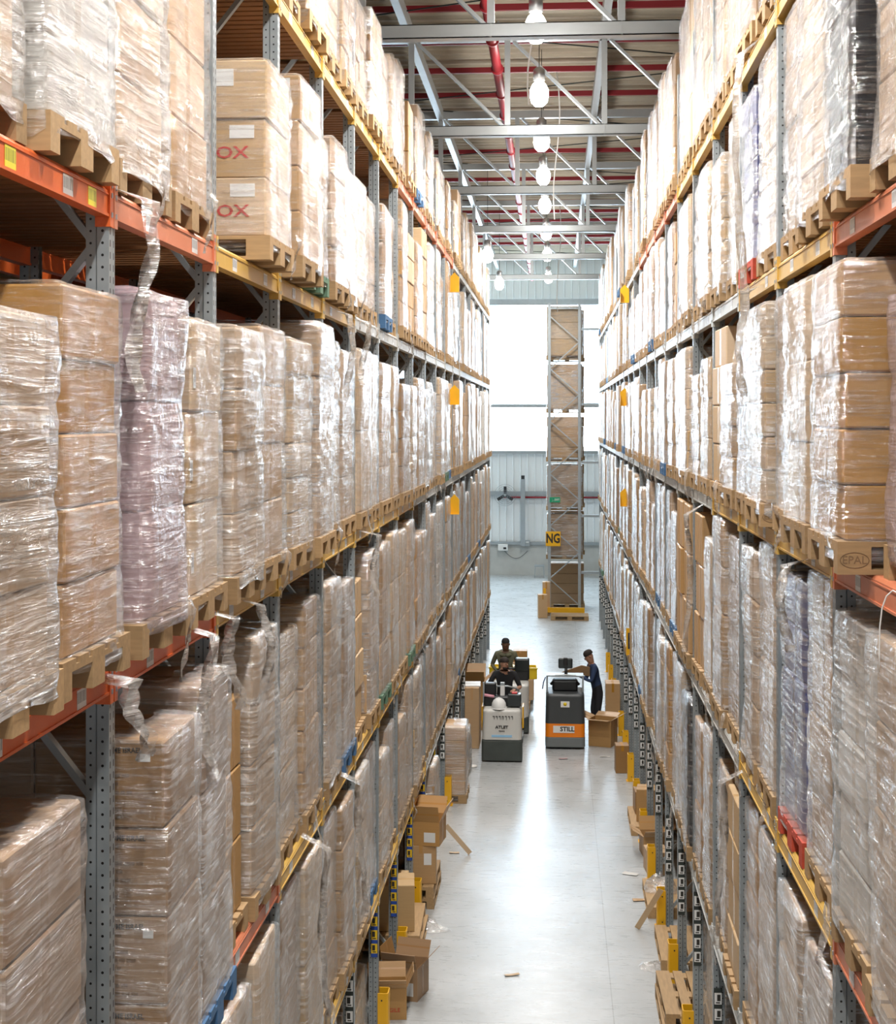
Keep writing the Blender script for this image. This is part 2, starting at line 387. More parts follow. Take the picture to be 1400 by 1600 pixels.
struct('window_2', corrug(-11, 2.5, 5.05, 6.95, M['daylight_dim'], WY, .25))
struct('wall_back', corrug(2.5, 11, 5.05, 11.25, M['panel'], WY))
mb = MB().mat(M['concrete']); mb.box(-11, 11, WY-.08, WY+.15, 0, 1.27); struct('baseboard_back', mb)
mb = MB().mat(M['galv'])
mb.box(-11, 11, WY-.2, WY-.04, 1.25, 1.37); obj('trim_1', mb)['kind'] = 'structure'
for i, (z, h_) in enumerate(((3.35, .18), (5.05, .12), (6.95, .13), (11.2, .25))):
    mb = MB().mat(M['galv']); mb.box(-11, 11, WY-.2, WY-.04, z-h_/2, z+h_/2); obj('trim_%d' % (i+2), mb)['kind'] = 'structure'

def tagged(name, mb, label, cat, group=None, loc=(0, 0, 0), rot=(0, 0, 0), kind=None):
    return tag(obj(name, mb, None, loc, rot), label, cat, group, kind)
# red sprinkler run and steel post on the far wall
t = tagged('wall_pipe', MB().mat(M['redpaint']).tube([(-2.2, WY-.26, 3.2), (2.0, WY-.26, 3.2)], .04), 'thin red pipe running along the grey rail of the far wall', 'pipe')
t = thing('wall_column', 'slim grey steel column standing against the far wall', 'column', (-1.33, WY-.35, 1.2))
obj('shaft', MB().mat(M['galv']).box(-.09, .09, -.1, .1, .02, 2.75), t); obj('cap', MB().mat(M['black']).box(-.07, .07, -.08, .08, 2.75, 2.9), t)
# wall fan
t = thing('wall_fan', 'round wire-guard fan on the far wall above the red pipe', 'fan', (-2.05, WY-.5, 3.3))
g = MB().mat(M['galv'])
for r in (.12, .2, .28, .36, .44): g.tube([(r*math.cos(a*math.pi/12), -.1+.12*(r/.44)**2, r*math.sin(a*math.pi/12)) for a in range(25)], .006, 5, False)
for a in range(16): g.tube([(.06*math.cos(a*math.pi/8), -.1, .06*math.sin(a*math.pi/8)), (.44*math.cos(a*math.pi/8), .02, .44*math.sin(a*math.pi/8))], .004, 4, False)
obj('wire_guard', g, t)
g = MB().mat(M['black'])
for a in range(3):
    T = Matrix.Rotation(a*2*math.pi/3, 4, 'Y') @ Matrix.Rotation(.35, 4, 'X'); g.box(-.06, .06, -.004, .004, .05, .38, T)
obj('blade', g, t); obj('motor', MB().mat(M['galv']).tube([(0, -.05, 0), (0, .25, 0)], .07, 12), t); obj('bracket', MB().mat(M['galv']).box(-.04, .04, .2, .42, -.05, .05), t)
t = thing('heater_box', 'white electrical box mounted on the far wall base', 'box', (-2.15, WY-.25, 1.02))
obj('housing', MB().mat(M['label']).box(-.2, .2, -.1, .1, 0, .26, c=.01), t); obj('display', MB().mat(M['black']).box(.02, .14, -.112, -.1, .06, .14), t)
t = thing('junction_box', 'small grey junction box beside the slim wall column', 'box', (-1.15, WY-.25, 1.2))
obj('housing', MB().mat(M['galv']).box(-.11, .11, -.06, .1, 0, .24, c=.01), t); obj('socket', MB().mat(M['label']).box(-.06, .06, -.075, -.06, .14, .2), t)
def wire(name, pts, label, mat='black', r=.01):
    return tagged(name, MB().mat(M[mat]).tube(pts, r, 6), label, 'cable')
wire('cable', [(-2.1+i*.12, WY-.14, 1.0-.32*math.sin(i/8*math.pi)) for i in range(9)], 'dark cable sagging between the two boxes on the far wall')
t = thing('stool', 'small grey stool against the far wall beside the end rack', 'stool', (-.65, WY-1.0, 0))
obj('seat', MB().mat(M['galv']).box(-.2, .2, -.2, .2, .45, .5), t)
for a in (-1, 1):
    for b in (-1, 1): obj('leg', MB().mat(M['galv']).bar((a*.16, b*.16, .45), (a*.2, b*.2, 0), .03, .03), t)

# ------------------------------------------------------------------ roof steel
TZ = H + 4.6
for i in range(9):
    Y = 17.8 + 6.17*(i-2)
    if i == 8: continue
    t = thing('roof_truss', 'galvanised lattice roof truss, %s one back from the camera' % ORD[i], 'truss', (0, Y, TZ), 0, 'roof trusses across the aisle')
    c = MB().mat(M['truss'])
    c.box(-9, 9, -.09, -.075, 0, .17); c.box(-9, 9, -.09, .09, 0, .012); c.box(-9, 9, -.09, .09, .158, .17)
    obj('bottom_chord', c, t)
    c = MB().mat(M['truss']); c.box(-9, 9, -.07, .07, 1.55, 1.7); obj('top_chord', c, t)
    k = -5
    while k <= 5:
        x = -.78 + 1.57*k
        if abs(x) < 8.8: obj('vertical_strut', MB().mat(M['truss']).box(x-.045, x+.045, -.04, .04, .17, 1.55), t)
        if x+1.57 < 8.8 and x > -8.8: obj('diagonal_strut', MB().mat(M['truss']).bar((x+.1, .02, 1.55), (x+1.5, .02, .17), .045, .10, (0, 1, 0)), t)
        if -4 < x < 4: obj('joint_plate', MB().mat(M['truss']).box(x-.008, x+.008, -.1, -.09, 0, .17), t)
        k += 1
i = 0; Y = 17.8-6.17*2
while Y < 60 and i < 24:
    t = tagged('roof_purlin', MB().mat(M['redpaint']).box(-9, 9, -.03, .03, 0, .10), 'dark red roof purlin, %s one back from the camera' % ORD[i], 'purlin', 'red purlins under the roof', (0, Y+1.05, H+6.38))
    i += 1; Y += 2.06
for x, zz, lb in ((-2.35, H+6.12, 'long grey girder running over the white-truck side rack'), (.78, H+6.15, 'long grey girder running over the aisle beside the lamps')):
    c = MB().mat(M['truss']); c.box(x-.06, x+.06, 3, 60, zz, zz+.22); tagged('roof_girder', c, lb, 'girder')
t = thing('sprinkler_pipe', 'dark red sprinkler main running the length of the roof', 'pipe')
c = MB().mat(M['redpaint']); c.tube([(-.93, 4, H+5.6), (-.93, 59, H+5.6)], .075, 14); obj('main', c, t)
for i in range(30): obj('clamp', MB().mat(M['redpaint']).tube([(-.93, 5.5+i*1.8, H+5.6), (-.93, 5.56+i*1.8, H+5.6)], .1, 14), t)
for i in range(9): obj('hanger', MB().mat(M['galv']).bar((-.93, 5.5+i*6.17, H+5.67), (-.93, 5.5+i*6.17, H+6.5), .02, .02), t)
for i in range(16):      # thin sag rods
    s = 1 if i % 2 else -1
    tagged('tie_rod', MB().mat(M['rubber']).tube([(-3*s, 8+i*3.1, H+6.3), (3*s, 10.5+i*3.1, H+6.3)], .012, 6), 'thin dark tie rod slanting under the roof, %s from the camera' % ORD[i], 'rod', 'tie rods under the roof')

# ------------------------------------------------------------------ lamps
prof = [(0, -.26), (.07, -.25), (.12, -.2), (.145, -.1), (.14, 0), (.1, .08), (.06, .12)]
bulb_me = MB().mat(M['bulb']).lathe(prof, 18).mesh('bulb')
body_me = MB().mat(M['lamp_body']).lathe([(.06, .12), (.09, .14), (.09, .3), (.05, .34), (.0, .34)], 18).mesh('housing')
for i, Y in enumerate(LAMP_Y):
    t = thing('high_bay_lamp', 'glowing high bay lamp hanging over the aisle, %s one back' % ORD[i], 'lamp', (LAMP_X, Y, LAMP_Z), 0, 'high bay lamps over the aisle')
    link('bulb', bulb_me, t); link('housing', body_me, t); obj('cord', MB().mat(M['rubber']).bar((0, 0, .34), (0, 0, 1.565), .012, .012), t)
    l = bpy.data.lights.new('lamp_light', 'SPOT'); l.spot_size = 160*D2R; l.spot_blend = .95; l.energy = LAMP_W; l.shadow_soft_size = .1; l.color = (1, .975, .94)
    lo = bpy.data.objects.new('lamp_light', l); COL.objects.link(lo); lo.parent = t; lo.location = (0, 0, -.4)
for i, (x, Y) in enumerate(((-1.75, 38), (-1.75, 46))):
    t = thing('high_bay_lamp', ('nearer', 'farther')[i]+' of two glowing lamps off to the side at the far end', 'lamp', (x, Y, H+4.3), 0, 'side lamps at the far end')
    link('bulb', bulb_me, t); link('housing', body_me, t); obj('cord', MB().mat(M['rubber']).bar((0, 0, .34), (0, 0, 2.32), .012, .012), t)
for i, (x, Y, z, n) in enumerate(((-.35, 21.5, 12.0, 2.02), (.02, 28, 11.6, 2.82), (.1, 44, 11.3, 3.42))):
    c = MB().mat(M['label']); c.tube([(x+.06*math.sin(k*.7), Y, z+n*.5-k*n/8) for k in range(9)], .014, 6)
    tagged('hanging_cable', c, 'loose white cable dangling from the roof, ' + ('beside a near lamp', 'midway along the aisle', 'above the end rack')[i], 'cable')

# ------------------------------------------------------------------ pallet and load prototypes
def pallet_mb(mat):
    p = MB().mat(mat)
    for x in (-.6, -.0725, .455):          # blocks along depth (x) and width (y)
        pass
    for y0 in (-.4, -.0725, .3):
        yw = .1 if y0 != -.0725 else .145
        for x0 in (-.6, -.0725, .455): p.box(x0, x0+.145, y0, y0+yw, .022, .1)
        p.box(-.6, .6, y0, y0+yw, 0, .022)
    for x0 in (-.6, -.0725, .455): p.box(x0, x0+.145, -.4, .4, .1, .122)
    for y0, yw in ((-.4, .145), (-.215, .1), (-.0725, .145), (.115, .1), (.255, .145)): p.box(-.6, .6, y0, y0+yw, .122, .144)
    return p
PAL = {k: pallet_mb(M[k]).mesh('pallet') for k in ('wood', 'wood_blue', 'wood_green', 'wood_red')}

def nz(x, y, z): return noise.noise(Vector((x, y, z)))
def film_mb(W, Dp, z0, z1, tiers, seed, mat, rows=26, per=56, bulge=.02, cap=.45, wr=.006):
    hx, hy = Dp/2, W/2; r = .03
    P = 2*(Dp+W); pts = []
    for i in range(per):
        s = (i+.5)/per*P
        if s < Dp: p = (-hx+s, -hy); n = (0, -1)
        elif s < Dp+W: p = (hx, -hy+s-Dp); n = (1, 0)
        elif s < 2*Dp+W: p = (hx-(s-Dp-W), hy); n = (0, 1)
        else: p = (-hx, hy-(s-2*Dp-W)); n = (-1, 0)
        e = .05
        nx = (p[0]/hx)**9; ny = (p[1]/hy)**9
        l = math.hypot(nx, ny) or 1
        pts.append((p[0], p[1], nx/l, ny/l, s))
    vs = []; th = (z1-.144)/tiers
    for j in range(rows+1):
        z = z0 + (z1-z0)*j/rows
        f = ((z-.144) % th)/th; tuck = -.012*math.exp(-min(f, 1-f)**2*60) if z > .2 else 0
        for x, y, nx, ny, s in pts:
            o = .014 + bulge*(nz(x*2+seed, y*2, z*1.6)+.35) + tuck + wr*math.sin((z*.9+s*.35)*55+nz(x*4, y*4+seed, z*4)*5)*max(0, nz(s, z*2, seed)+.4)
            o = max(o, .006)
            zz = z
            if j == 0: zz = z0 + .05*nz(s*3, seed, 1) + (.03 if abs(nx) > .5 else 0)
            vs.append((x+nx*o, y+ny*o, zz))
    for q, ins in enumerate((.04, cap*.5, cap)):
        for x, y, nx, ny, s in pts:
            k = 1-ins*(1+.5*nz(s*2.5, seed+3, q))
            vs.append((x*k, y*k, z1+.012+.012*nz(x*5, y*5, seed+q)+.004*q))
    R = rows+4; fs = [(i*per+j, i*per+(j+1) % per, (i+1)*per+(j+1) % per, (i+1)*per+j) for i in range(R-1) for j in range(per)]
    m = MB().mat(mat); m.smooth = True; m.add(vs, fs); return m

# kind: (look words, tiers, cartons along aisle, carton material, film material, width, bulge, pallet wood)
KINDS = {
 'a': ('clear-wrapped', 4, 1, 'card', 'film_clear', .76, .014, 'wood'),
 'b': ('silver-wrapped', 4, 1, 'card', 'film_heavy', .78, .012, 'wood'),
 'c': ('clear-wrapped', 3, 1, 'card_pale', 'film_clear', .76, .012, 'wood'),
 'd': ('shiny-wrapped', 5, 2, 'card', 'film_mid', .78, .012, 'wood'),
 'e': ('shiny-wrapped', 2, 2, 'card_pale', 'film_mid', .76, .015, 'wood'),
 'f': ('silver-wrapped', 6, 1, 'card_pale', 'film_heavy', .78, .014, 'wood'),
 'g': ('milky-wrapped', 4, 1, 'card', 'film_milky', .74, .035, 'wood'),
 'h': ('dark-wrapped', 7, 1, 'card_black', 'film_black', .76, .015, 'wood'),
 'i': ('shiny-wrapped', 5, 1, 'card_blue', 'film_mid', .76, .015, 'wood_red'),
 'j': ('lavender-wrapped', 3, 1, 'card_pink', 'film_pink', .72, .045, 'wood'),
 'k': ('clear-wrapped', 5, 1, 'card_amber', 'film_clear', .76, .014, 'wood'),
 'l': ('shiny-wrapped', 3, 2, 'card', 'film_mid', .78, .02, 'wood_green'),
 'm': ('silver-wrapped', 3, 1, 'card_dark', 'film_heavy', .78, .018, 'wood_blue'),
 'n': ('milky-wrapped', 5, 1, 'card_white', 'film_milky', .76, .03, 'wood'),
 'o': ('shiny-wrapped', 4, 1, 'card_dark', 'film_mid', .78, .012, 'wood'),
 'p': ('unwrapped', 4, 1, 'card_pale', None, .76, .0, 'wood'),
 'q': ('unwrapped', 3, 2, 'card', None, .76, .0, 'wood'),
}
COLW = {'card': 'tan', 'card_pale': 'pale tan', 'card_dark': 'brown', 'card_amber': 'amber', 'card_blue': 'blue', 'card_black': 'black', 'card_white': 'white', 'card_pink': 'pinkish'}
NUMW = {1: 'one', 2: 'two', 3: 'three', 4: 'four', 5: 'five', 6: 'six', 7: 'seven'}
CART = {}; FILM = {}
BASEH = 1.5     # prototype height incl. pallet, scaled per load
DP = 1.14
def carton_me(kind, deep):
    key = (kind, deep)
    if key not in CART:
        look, ti, wd, cm, fm, W, bu, pw = KINDS[kind]
        w_, d_, h_ = W/wd, DP/deep, (BASEH-.144)/ti
        CART[key] = (MB().mat(M[cm]).box(-d_/2+.004, d_/2-.004, -w_/2+.004, w_/2-.004, .002, h_-.004, c=.009).mesh('carton'), w_, d_, h_)
    return CART[key]
def film_me(kind, var, lod):
    key = (kind, var, lod)
    if key not in FILM:
        look, ti, wd, cm, fm, W, bu, pw = KINDS[kind]
        r, p = ((40, 96), (24, 48), (9, 24))[lod]
        FILM[key] = film_mb(W+.01, DP+.01, .05, BASEH, ti, ord(kind)*3.1+var*17, M[fm], r, p, bu, .35+.25*var).mesh('stretch_film')
    return FILM[key]

def make_load(kind, var, x, y, z, h, side, label, near, yaw=0, deep=1, wscale=1, lod=1, nofilm=False):
    look, ti, wd, cm, fm, W, bu, pw = KINDS[kind]
    rz = (0 if side == 'L' else math.pi) + yaw
    t = thing('wrapped_pallet_load' if fm else 'carton_pallet_load', label, 'pallet load', (x, y, z), rz, 'pallet loads stored in the racks')
    link('pallet', PAL[pw], t)
    sz = (h-.144)/(BASEH-.144)
    me, w_, d_, h_ = carton_me(kind, deep)
    rnd = random.Random(hash((round(x, 2), round(y, 2), round(z, 2))) & 0xffff)
    t_c = []
    for k in range(ti):
        for a in range(wd):
            for b in range(deep):
                jx, jy = rnd.uniform(-.010, .010), rnd.uniform(-.012, .012)
                o = link('carton', me, t, (-DP/2+d_*(b+.5)+jx, (-W/2+w_*(a+.5))*wscale+jy, .144+h_*k*sz), (0, 0, rnd.uniform(-.012, .012)), (1, wscale, sz))
                t_c.append(o)
    if fm and not nofilm:
        fz = (h+.0)/(BASEH)
        link('stretch_film', film_me(kind, var, lod), t, (0, 0, 0), (0, 0, 0), (1, wscale, fz))
    return t, t_c

# ------------------------------------------------------------------ racks
LZ = {'L': [0, 1.47, 3.31, 5.33, 7.29, 9.18], 'R': [0, 1.86, 3.81, 5.66, 7.31, 8.95]}
FX = {'L': -1.83, 'R': 1.38}
PY0 = {'L': 6.01, 'R': 7.47}; PB = {'L': 1.84, 'R': 1.88}
NB = {'L': 19, 'R': 21}
RD = 1.06
def post_mb(ztop):
    # local: aisle face at x=0, body towards -x, 0.09 deep, 0.08 wide
    p = MB().mat(M['post'])
    poly = [(0, -.04), (0, .04), (-.05, .04), (-.058, .03), (-.1, .03), (-.1, .022), (-.054, .022), (-.046, .032), (-.006, .032), (-.006, -.032), (-.046, -.032), (-.054, -.022), (-.1, -.022), (-.1, -.03), (-.058, -.03), (-.05, -.04)]
    n = len(poly)
    vs = [(u, v, z) for z in (0, ztop) for u, v in poly]
    p.add(vs, [(i, (i+1) % n, n+(i+1) % n, n+i) for i in range(n)][::1])
    p.add([vs[i] for i in (0, 1, 2, 15)] + [], [(0, 1, 2, 3)])
    p.mat(M['galv']).box(-.11, .02, -.06, .06, 0, .012)
    return p.mesh('post')
POST = {'L': post_mb(10.1), 'R': post_mb(10.3)}
brz = MB().mat(M['galv'])
BR = []
def brace_me(kind, zz):
    b = MB().mat(M['galv'])
    if kind == 'd': b.bar((-.09, 0, 0), (-RD+.09, 0, zz), .03, .045, (0, 1, 0))
    else: b.bar((-.09, 0, 0), (-RD+.09, 0, 0), .03, .045, (0, 1, 0))
    return b.mesh('brace')
BRD, BRU, BRH = brace_me('d', 1.1), brace_me('d', -1.1), brace_me('h', 0)
def sign(s): return 1 if s == 'L' else -1
def add_frame(side, k):
    fy = PY0[side]+PB[side]*k-.04
    i = k+1
    t = thing('upright_frame', 'perforated galvanised upright frame, %s one back from the camera, %s' % (ORD[i], SIDE[side]), 'rack frame', (FX[side], fy, 0), 0 if side == 'L' else math.pi, 'upright frames of the racks')
    link('post', POST[side], t); link('post', POST[side], t, (-RD, 0, 0), (0, 0, math.pi))
    z = .25; q = 0
    while z < 9.0 and k < 12:
        link('brace', BRD if q % 2 == 0 else BRU, t, (0, 0, z if q % 2 == 0 else z+1.1)); z += 1.15; q += 1
    if k >= 2:
        # location label boards on the camera side of the post
        strip(t, side, k)
    return t
def strip(t, side, k):
    s = -1 if side == 'L' else 1      # local y towards the camera
    zb = .66+.1*((k*7) % 3) if side == 'L' else .7+.12*((k*5) % 3)
    b = MB().mat(M['rubber']).box(-.075, -.002, s*.042, s*.052, zb-.02, zb+.72)
    obj('label_board', b, t)
    for j in range(5):
        z0 = zb+.02+j*.14
        if side == 'L' and 5 <= k <= 9: m_ = M['lab_blue'] if j == 9 else M['lab_yellow']
        else: m_ = M['label']
        b = MB().mat(m_).box(-.07, -.007, s*.052, s*.055, z0, z0+.10)
        b.mat(M['ink']).box(-.06, -.03, s*.055, s*.0565, z0+.03, z0+.085).box(-.055, -.02, s*.055, s*.0565, z0+.01, z0+.02)
        if side == 'L' and 5 <= k <= 9: b.mat(M['lab_blue']).box(-.07, -.007, s*.052, s*.055, z0-.04, z0)
        obj('location_card', b, t)
frames = {}
for side in 'LR':
    for k in range(-1, NB[side]+1): frames[(side, k)] = add_frame(side, k)

def beam_color(side, lv, k):
    r = random.Random(k*31+lv*7+(5 if side == 'L' else 0)).random()
    if side == 'L':
        if lv in (3, 4): return 'orange' if k < 0 else 'salmon' if (k == 0 and lv == 4) else 'orange' if k == 0 else 'yellow' if k < 4 else ('grey_glare_beam' if lv == 4 or k > 6 else 'yellow')  # pale grey in the farther bays paints in the glare on these beams
        if lv == 5: return 'yellow' if k < 6 else 'salmon' if k < 11 else 'grey_glare_beam'
        if lv == 2: return 'salmon' if k == 1 else 'yellow' if k < 7 else 'grey_glare_beam'
        return 'yellow' if k < 8 else 'grey_glare_beam'
    if lv == 4: return 'salmon' if k < 0 else 'yellow' if k < 2 else 'grey_glare_beam'
    if lv == 3: return 'salmon' if k < 0 else 'yellow' if k < 3 else 'grey_glare_beam'
    if lv == 5: return 'yellow' if k < 5 else 'salmon' if k < 9 else 'grey_glare_beam'
    if lv == 2: return 'salmon' if k < 0 else 'yellow' if k < 2 else 'grey_glare_beam'
    return 'grey_glare_beam'
CN = {'orange': 'bright orange', 'salmon': 'faded orange-red', 'yellow': 'ochre yellow', 'grey_glare_beam': 'pale grey'}
BM = {}
def beam_me(side, col):
    if (side, col) not in BM:
        Lb = PB[side]-.084; b = MB().mat(M[col])
        # box beam with a stepped lower lip, length along y
        b.prism([(0, -.06), (0, .045), (-.012, .06), (-.05, .06), (-.05, -.06)], 'y', -Lb/2, Lb/2)
        b.box(0, .006, -Lb/2, Lb/2, -.06, -.048); b.box(0, .004, -Lb/2, Lb/2, .03, .036)
        e = MB().mat(M[col]); e.box(-.055, .009, -.0, .045, -.1, .1)
        for q in (-.06, .02, .06): e.mat(M['galv']).box(.009, .013, .015, .027, q, q+.02)
        BM[(side, col)] = (b.mesh('beam'), e.mesh('end_bracket'))
    return BM[(side, col)]
lab_w = MB().mat(M['bar_white']).box(.0, .0015, -.055, .055, -.045, .03).mesh('barcode_label')
lab_y = MB().mat(M['bar_yellow']).box(.0, .0015, -.05, .05, -.045, .03).mesh('barcode_label')
def add_beam(side, lv, k, rear=False):
    y0 = PY0[side]+PB[side]*k; yc = y0 + (PB[side]-.08)/2
    col = beam_color(side, lv, k) if not rear else 'orange'
    me, eb = beam_me(side, col)
    s = sign(side)
    lb = '%s beam at %s, %s bay from camera, %s' % (CN[col], LV[lv].replace(' beam level', ' level'), ORD[k+1], SIDE[side])
    x = FX[side]
    if rear: lb = 'rear ' + lb; x = FX[side] - s*(RD-.06)
    t = thing('pallet_beam', lb, 'rack beam', (x, yc, LZ[side][lv]), 0 if side == 'L' else math.pi, 'load beams of the racks')
    link('beam', me, t)
    if not rear and k < 12:
        Lb = PB[side]-.084
        link('end_bracket', eb, t, (.0005, -Lb/2-.035, 0)); link('end_bracket', eb, t, (.0005, Lb/2-.01, 0))
        if k < 9:
            rnd = random.Random(k*13+lv*5)
            for f in (-.25, .25):
                link('barcode_label', lab_w, t, (.0065 if False else .0005, f*Lb+rnd.uniform(-.1, .1), -.002))
                if side == 'L' and k == -1 and lv == 4: link('barcode_label', lab_y, t, (.0005, f*Lb+.22, -.002))
    return t
for side in 'LR':
    for k in range(-1, NB[side]):
        for lv in range(1, 6):
            add_beam(side, lv, k)
            if k < 5 and lv in (2, 3, 4, 5): add_beam(side, lv, k, True)
# slatted wooden decks seen from below
for side in 'LR':
    for lv in (4, 5):
        for k in range(-1, 7 if side == 'L' else 5):
            y0 = PY0[side]+PB[side]*k; d = MB().mat(M['wood_dark']); s = sign(side)
            yy = .0
            while yy < PB[side]-.19:
                d.box(FX[side]-s*.07, FX[side]-s*(RD-.01), y0+.01+yy, y0+.01+yy+.085, LZ[side][lv]+.035, LZ[side][lv]+.057); yy += .115
            tagged('slatted_deck', d, 'brown slatted wooden deck at %s, %s bay, %s' % (LV[lv].replace(' beam level', ' level'), ORD[k+1], SIDE[side]), 'shelf deck', 'slatted decks in the racks')

# ------------------------------------------------------------------ loads
SPEC = {   # (side, level, bay, slot): dict overrides
 ('L', 3, -1, 0): dict(kind='g', h=1.36, wscale=.9, dy=.0), ('L', 3, -1, 1): dict(kind='k', h=1.50, wscale=.88, dy=.0),
 ('L', 3, 0, 0): dict(kind='j', h=1.56, wscale=.86, dy=.0), ('L', 3, 0, 1): dict(kind='c', h=1.50, wscale=.9, marks='box'),
 ('L', 3, 1, 0): dict(kind='g', h=1.52, wscale=.9), ('L', 3, 1, 1): dict(kind='a', h=1.58),
 ('L', 3, 2, 0): dict(kind='f', h=1.55), ('L', 3, 2, 1): dict(kind='b', h=1.72),
 ('L', 3, 3, 0): dict(kind='f', h=1.66), ('L', 3, 3, 1): dict(kind='b', h=1.6), ('L', 3, 4, 0): dict(kind='e', h=1.66), ('L', 3, 4, 1): dict(kind='e', h=1.66),
 ('L', 3, 5, 0): dict(kind='b', h=1.6), ('L', 3, 5, 1): dict(kind='c', h=1.6),
 ('L', 4, -1, 0): dict(kind='g', h=1.6), ('L', 4, -1, 1): dict(kind='n', h=1.62),
 ('L', 4, 0, 0): dict(kind='g', h=1.66), ('L', 4, 0, 1): dict(kind='a', h=1.68),
 ('L', 4, 1, 1): dict(kind='c', h=1.2, marks='x', over=.14, dy=-.12),
 ('L', 4, 2, 0): dict(kind='a', h=1.36, marks='x', over=.12), ('L', 4, 2, 1): dict(kind='l', h=1.2, over=.08), ('L', 4, 3, 0): dict(kind='o', h=1.3, over=.1), ('L', 4, 3, 1): dict(kind='f', h=1.22), ('L', 4, 4, 0): dict(kind='d', h=1.3), ('L', 4, 4, 1): dict(kind='b', h=1.25), ('L', 4, 5, 0): dict(kind='m', h=1.3), ('L', 4, 5, 1): dict(kind='a', h=1.35),
 ('L', 2, -1, 0): dict(kind='o', h=1.62, marks='label', over=.12, dy=.38),
 ('L', 2, 0, 0): dict(kind='o', h=1.66, marks='text', over=.16, wscale=.75, dy=.02), ('L', 2, 0, 1): dict(kind='m', h=1.74, over=.16, dy=-.06, wscale=.85),
 ('L', 2, 1, 0): dict(kind='q', h=1.4), ('L', 2, 1, 1): dict(kind='g', h=1.7), ('L', 2, 2, 0): dict(kind='f', h=1.55), ('L', 2, 2, 1): dict(kind='d', h=1.66),
 ('L', 2, 3, 0): dict(kind='g', h=1.7), ('L', 2, 3, 1): dict(kind='m', h=1.6), ('L', 2, 4, 0): dict(kind='p', h=1.5), ('L', 2, 4, 1): dict(kind='b', h=1.7),
 ('R', 3, -1, 0): dict(kind='j', h=1.2, over=-.03, dy=-.02, wscale=.85), ('R', 3, -1, 1): dict(kind='k', h=1.38, marks='epal', over=.12),
 ('R', 3, 0, 0): dict(kind='c', h=1.40, film='film_heavy', marks='eg', over=.09), ('R', 3, 0, 1): dict(kind='b', h=1.42), ('R', 3, 1, 0): dict(kind='f', h=1.42), ('R', 3, 1, 1): dict(kind='o', h=1.4, marks='labels'),
 ('R', 4, -1, 1): dict(kind='h', h=1.5, marks='labels', over=.12, wscale=.9), ('R', 4, -1, 0): dict(kind='g', h=1.4), ('R', 4, 0, 0): dict(kind='f', h=1.45), ('R', 4, 0, 1): dict(kind='b', h=1.5),
 ('R', 4, 1, 0): dict(kind='f', h=1.45), ('R', 4, 1, 1): dict(kind='i', h=1.35), ('R', 4, 2, 0): dict(kind='n', h=1.42),
 ('R', 2, -1, 1): dict(kind='n', h=1.6), ('R', 2, -1, 0): dict(kind='g', h=1.62), ('R', 2, 0, 0): dict(kind='b', h=1.72), ('R', 2, 0, 1): dict(kind='i', h=1.6), ('R', 2, 1, 0): dict(kind='b', h=1.72),
 ('R', 2, 1, 1): dict(kind='g', h=1.6), ('R', 2, 2, 0): dict(kind='o', h=1.6), ('R', 2, 2, 1): dict(kind='b', h=1.7),
 ('R', 1, 0, 0): dict(kind='m', h=1.6), ('R', 1, 0, 1): dict(kind='b', h=1.65), ('R', 1, 1, 0): dict(kind='b', h=1.7), ('R', 1, 4, 0): dict(kind='h', h=1.6, marks='tea'),
 ('R', 1, -1, 1): dict(kind='c', h=1.3),
 ('L', 0, 10, 0): dict(kind='d', h=1.38, over=.34, marks='x'), ('L', 0, 11, 0): dict(kind='g', h=.8, over=.3), ('L', 0, 8, 1): dict(kind='b', h=1.3, over=.1),
}
MIX = 'aabbbccddddeefffffggklmmnoobbaapq'
slots = []
for side in 'LR':
    for k in range(-1, NB[side]):
        for lv in range(0, 6):
            for sl in (0, 1):
                y0 = PY0[side]+PB[side]*k; half = (PB[side]-.08)/2
                yc = y0 + half*(sl+.5)
                slots.append((yc, side, lv, k, sl))
slots.sort()
def sticker(parent, x, y, z, w_, h_, mat, side_sign, rot=0):
    b = MB().mat(mat).box(-w_/2, w_/2, -.001, .001, -h_/2, h_/2); return obj('white_label', b, parent, (x, y, z))
SKIP = {('L', 5), ('L', 6), ('L', 7), ('L', 13), ('R', 4), ('R', 5), ('R', 6), ('R', 7), ('R', 8)}
slots = [q for q in slots if not (q[2] == 0 and (q[1], q[3]) in SKIP) and q[1:] not in {('L', 4, 1, 0), ('L', 2, -1, 1)}]
near_loads = slots[:300]; far_loads = slots[300:]
def load_params(side, lv, k, sl):
    rnd = random.Random(k*101+lv*11+sl*3+(1000 if side == 'R' else 0))
    sp = SPEC.get((side, lv, k, sl), {})
    gap = (LZ[side][lv+1]-LZ[side][lv]-.12) if lv < 5 else (1.5 if side == 'L' else 2.0)
    if lv == 0: gap -= .05
    h = sp.get('h') or gap - rnd.choice((.08, .12, .15, .2, .3, .42))*(1.0 if lv else 1.2)
    h = min(h, gap-.04)
    kind = sp.get('kind') or rnd.choice(MIX)
    over = sp.get('over', -.12 if lv == 0 else (.10 if lv == 3 and k < 3 and side == 'L' else .05 if lv == 3 else .02))
    x = FX[side] + sign(side)*(over + rnd.uniform(-.03, .04)) - sign(side)*.6
    z = LZ[side][lv] + (.0605 if lv else .001)
    return rnd, sp, h, kind, x, z
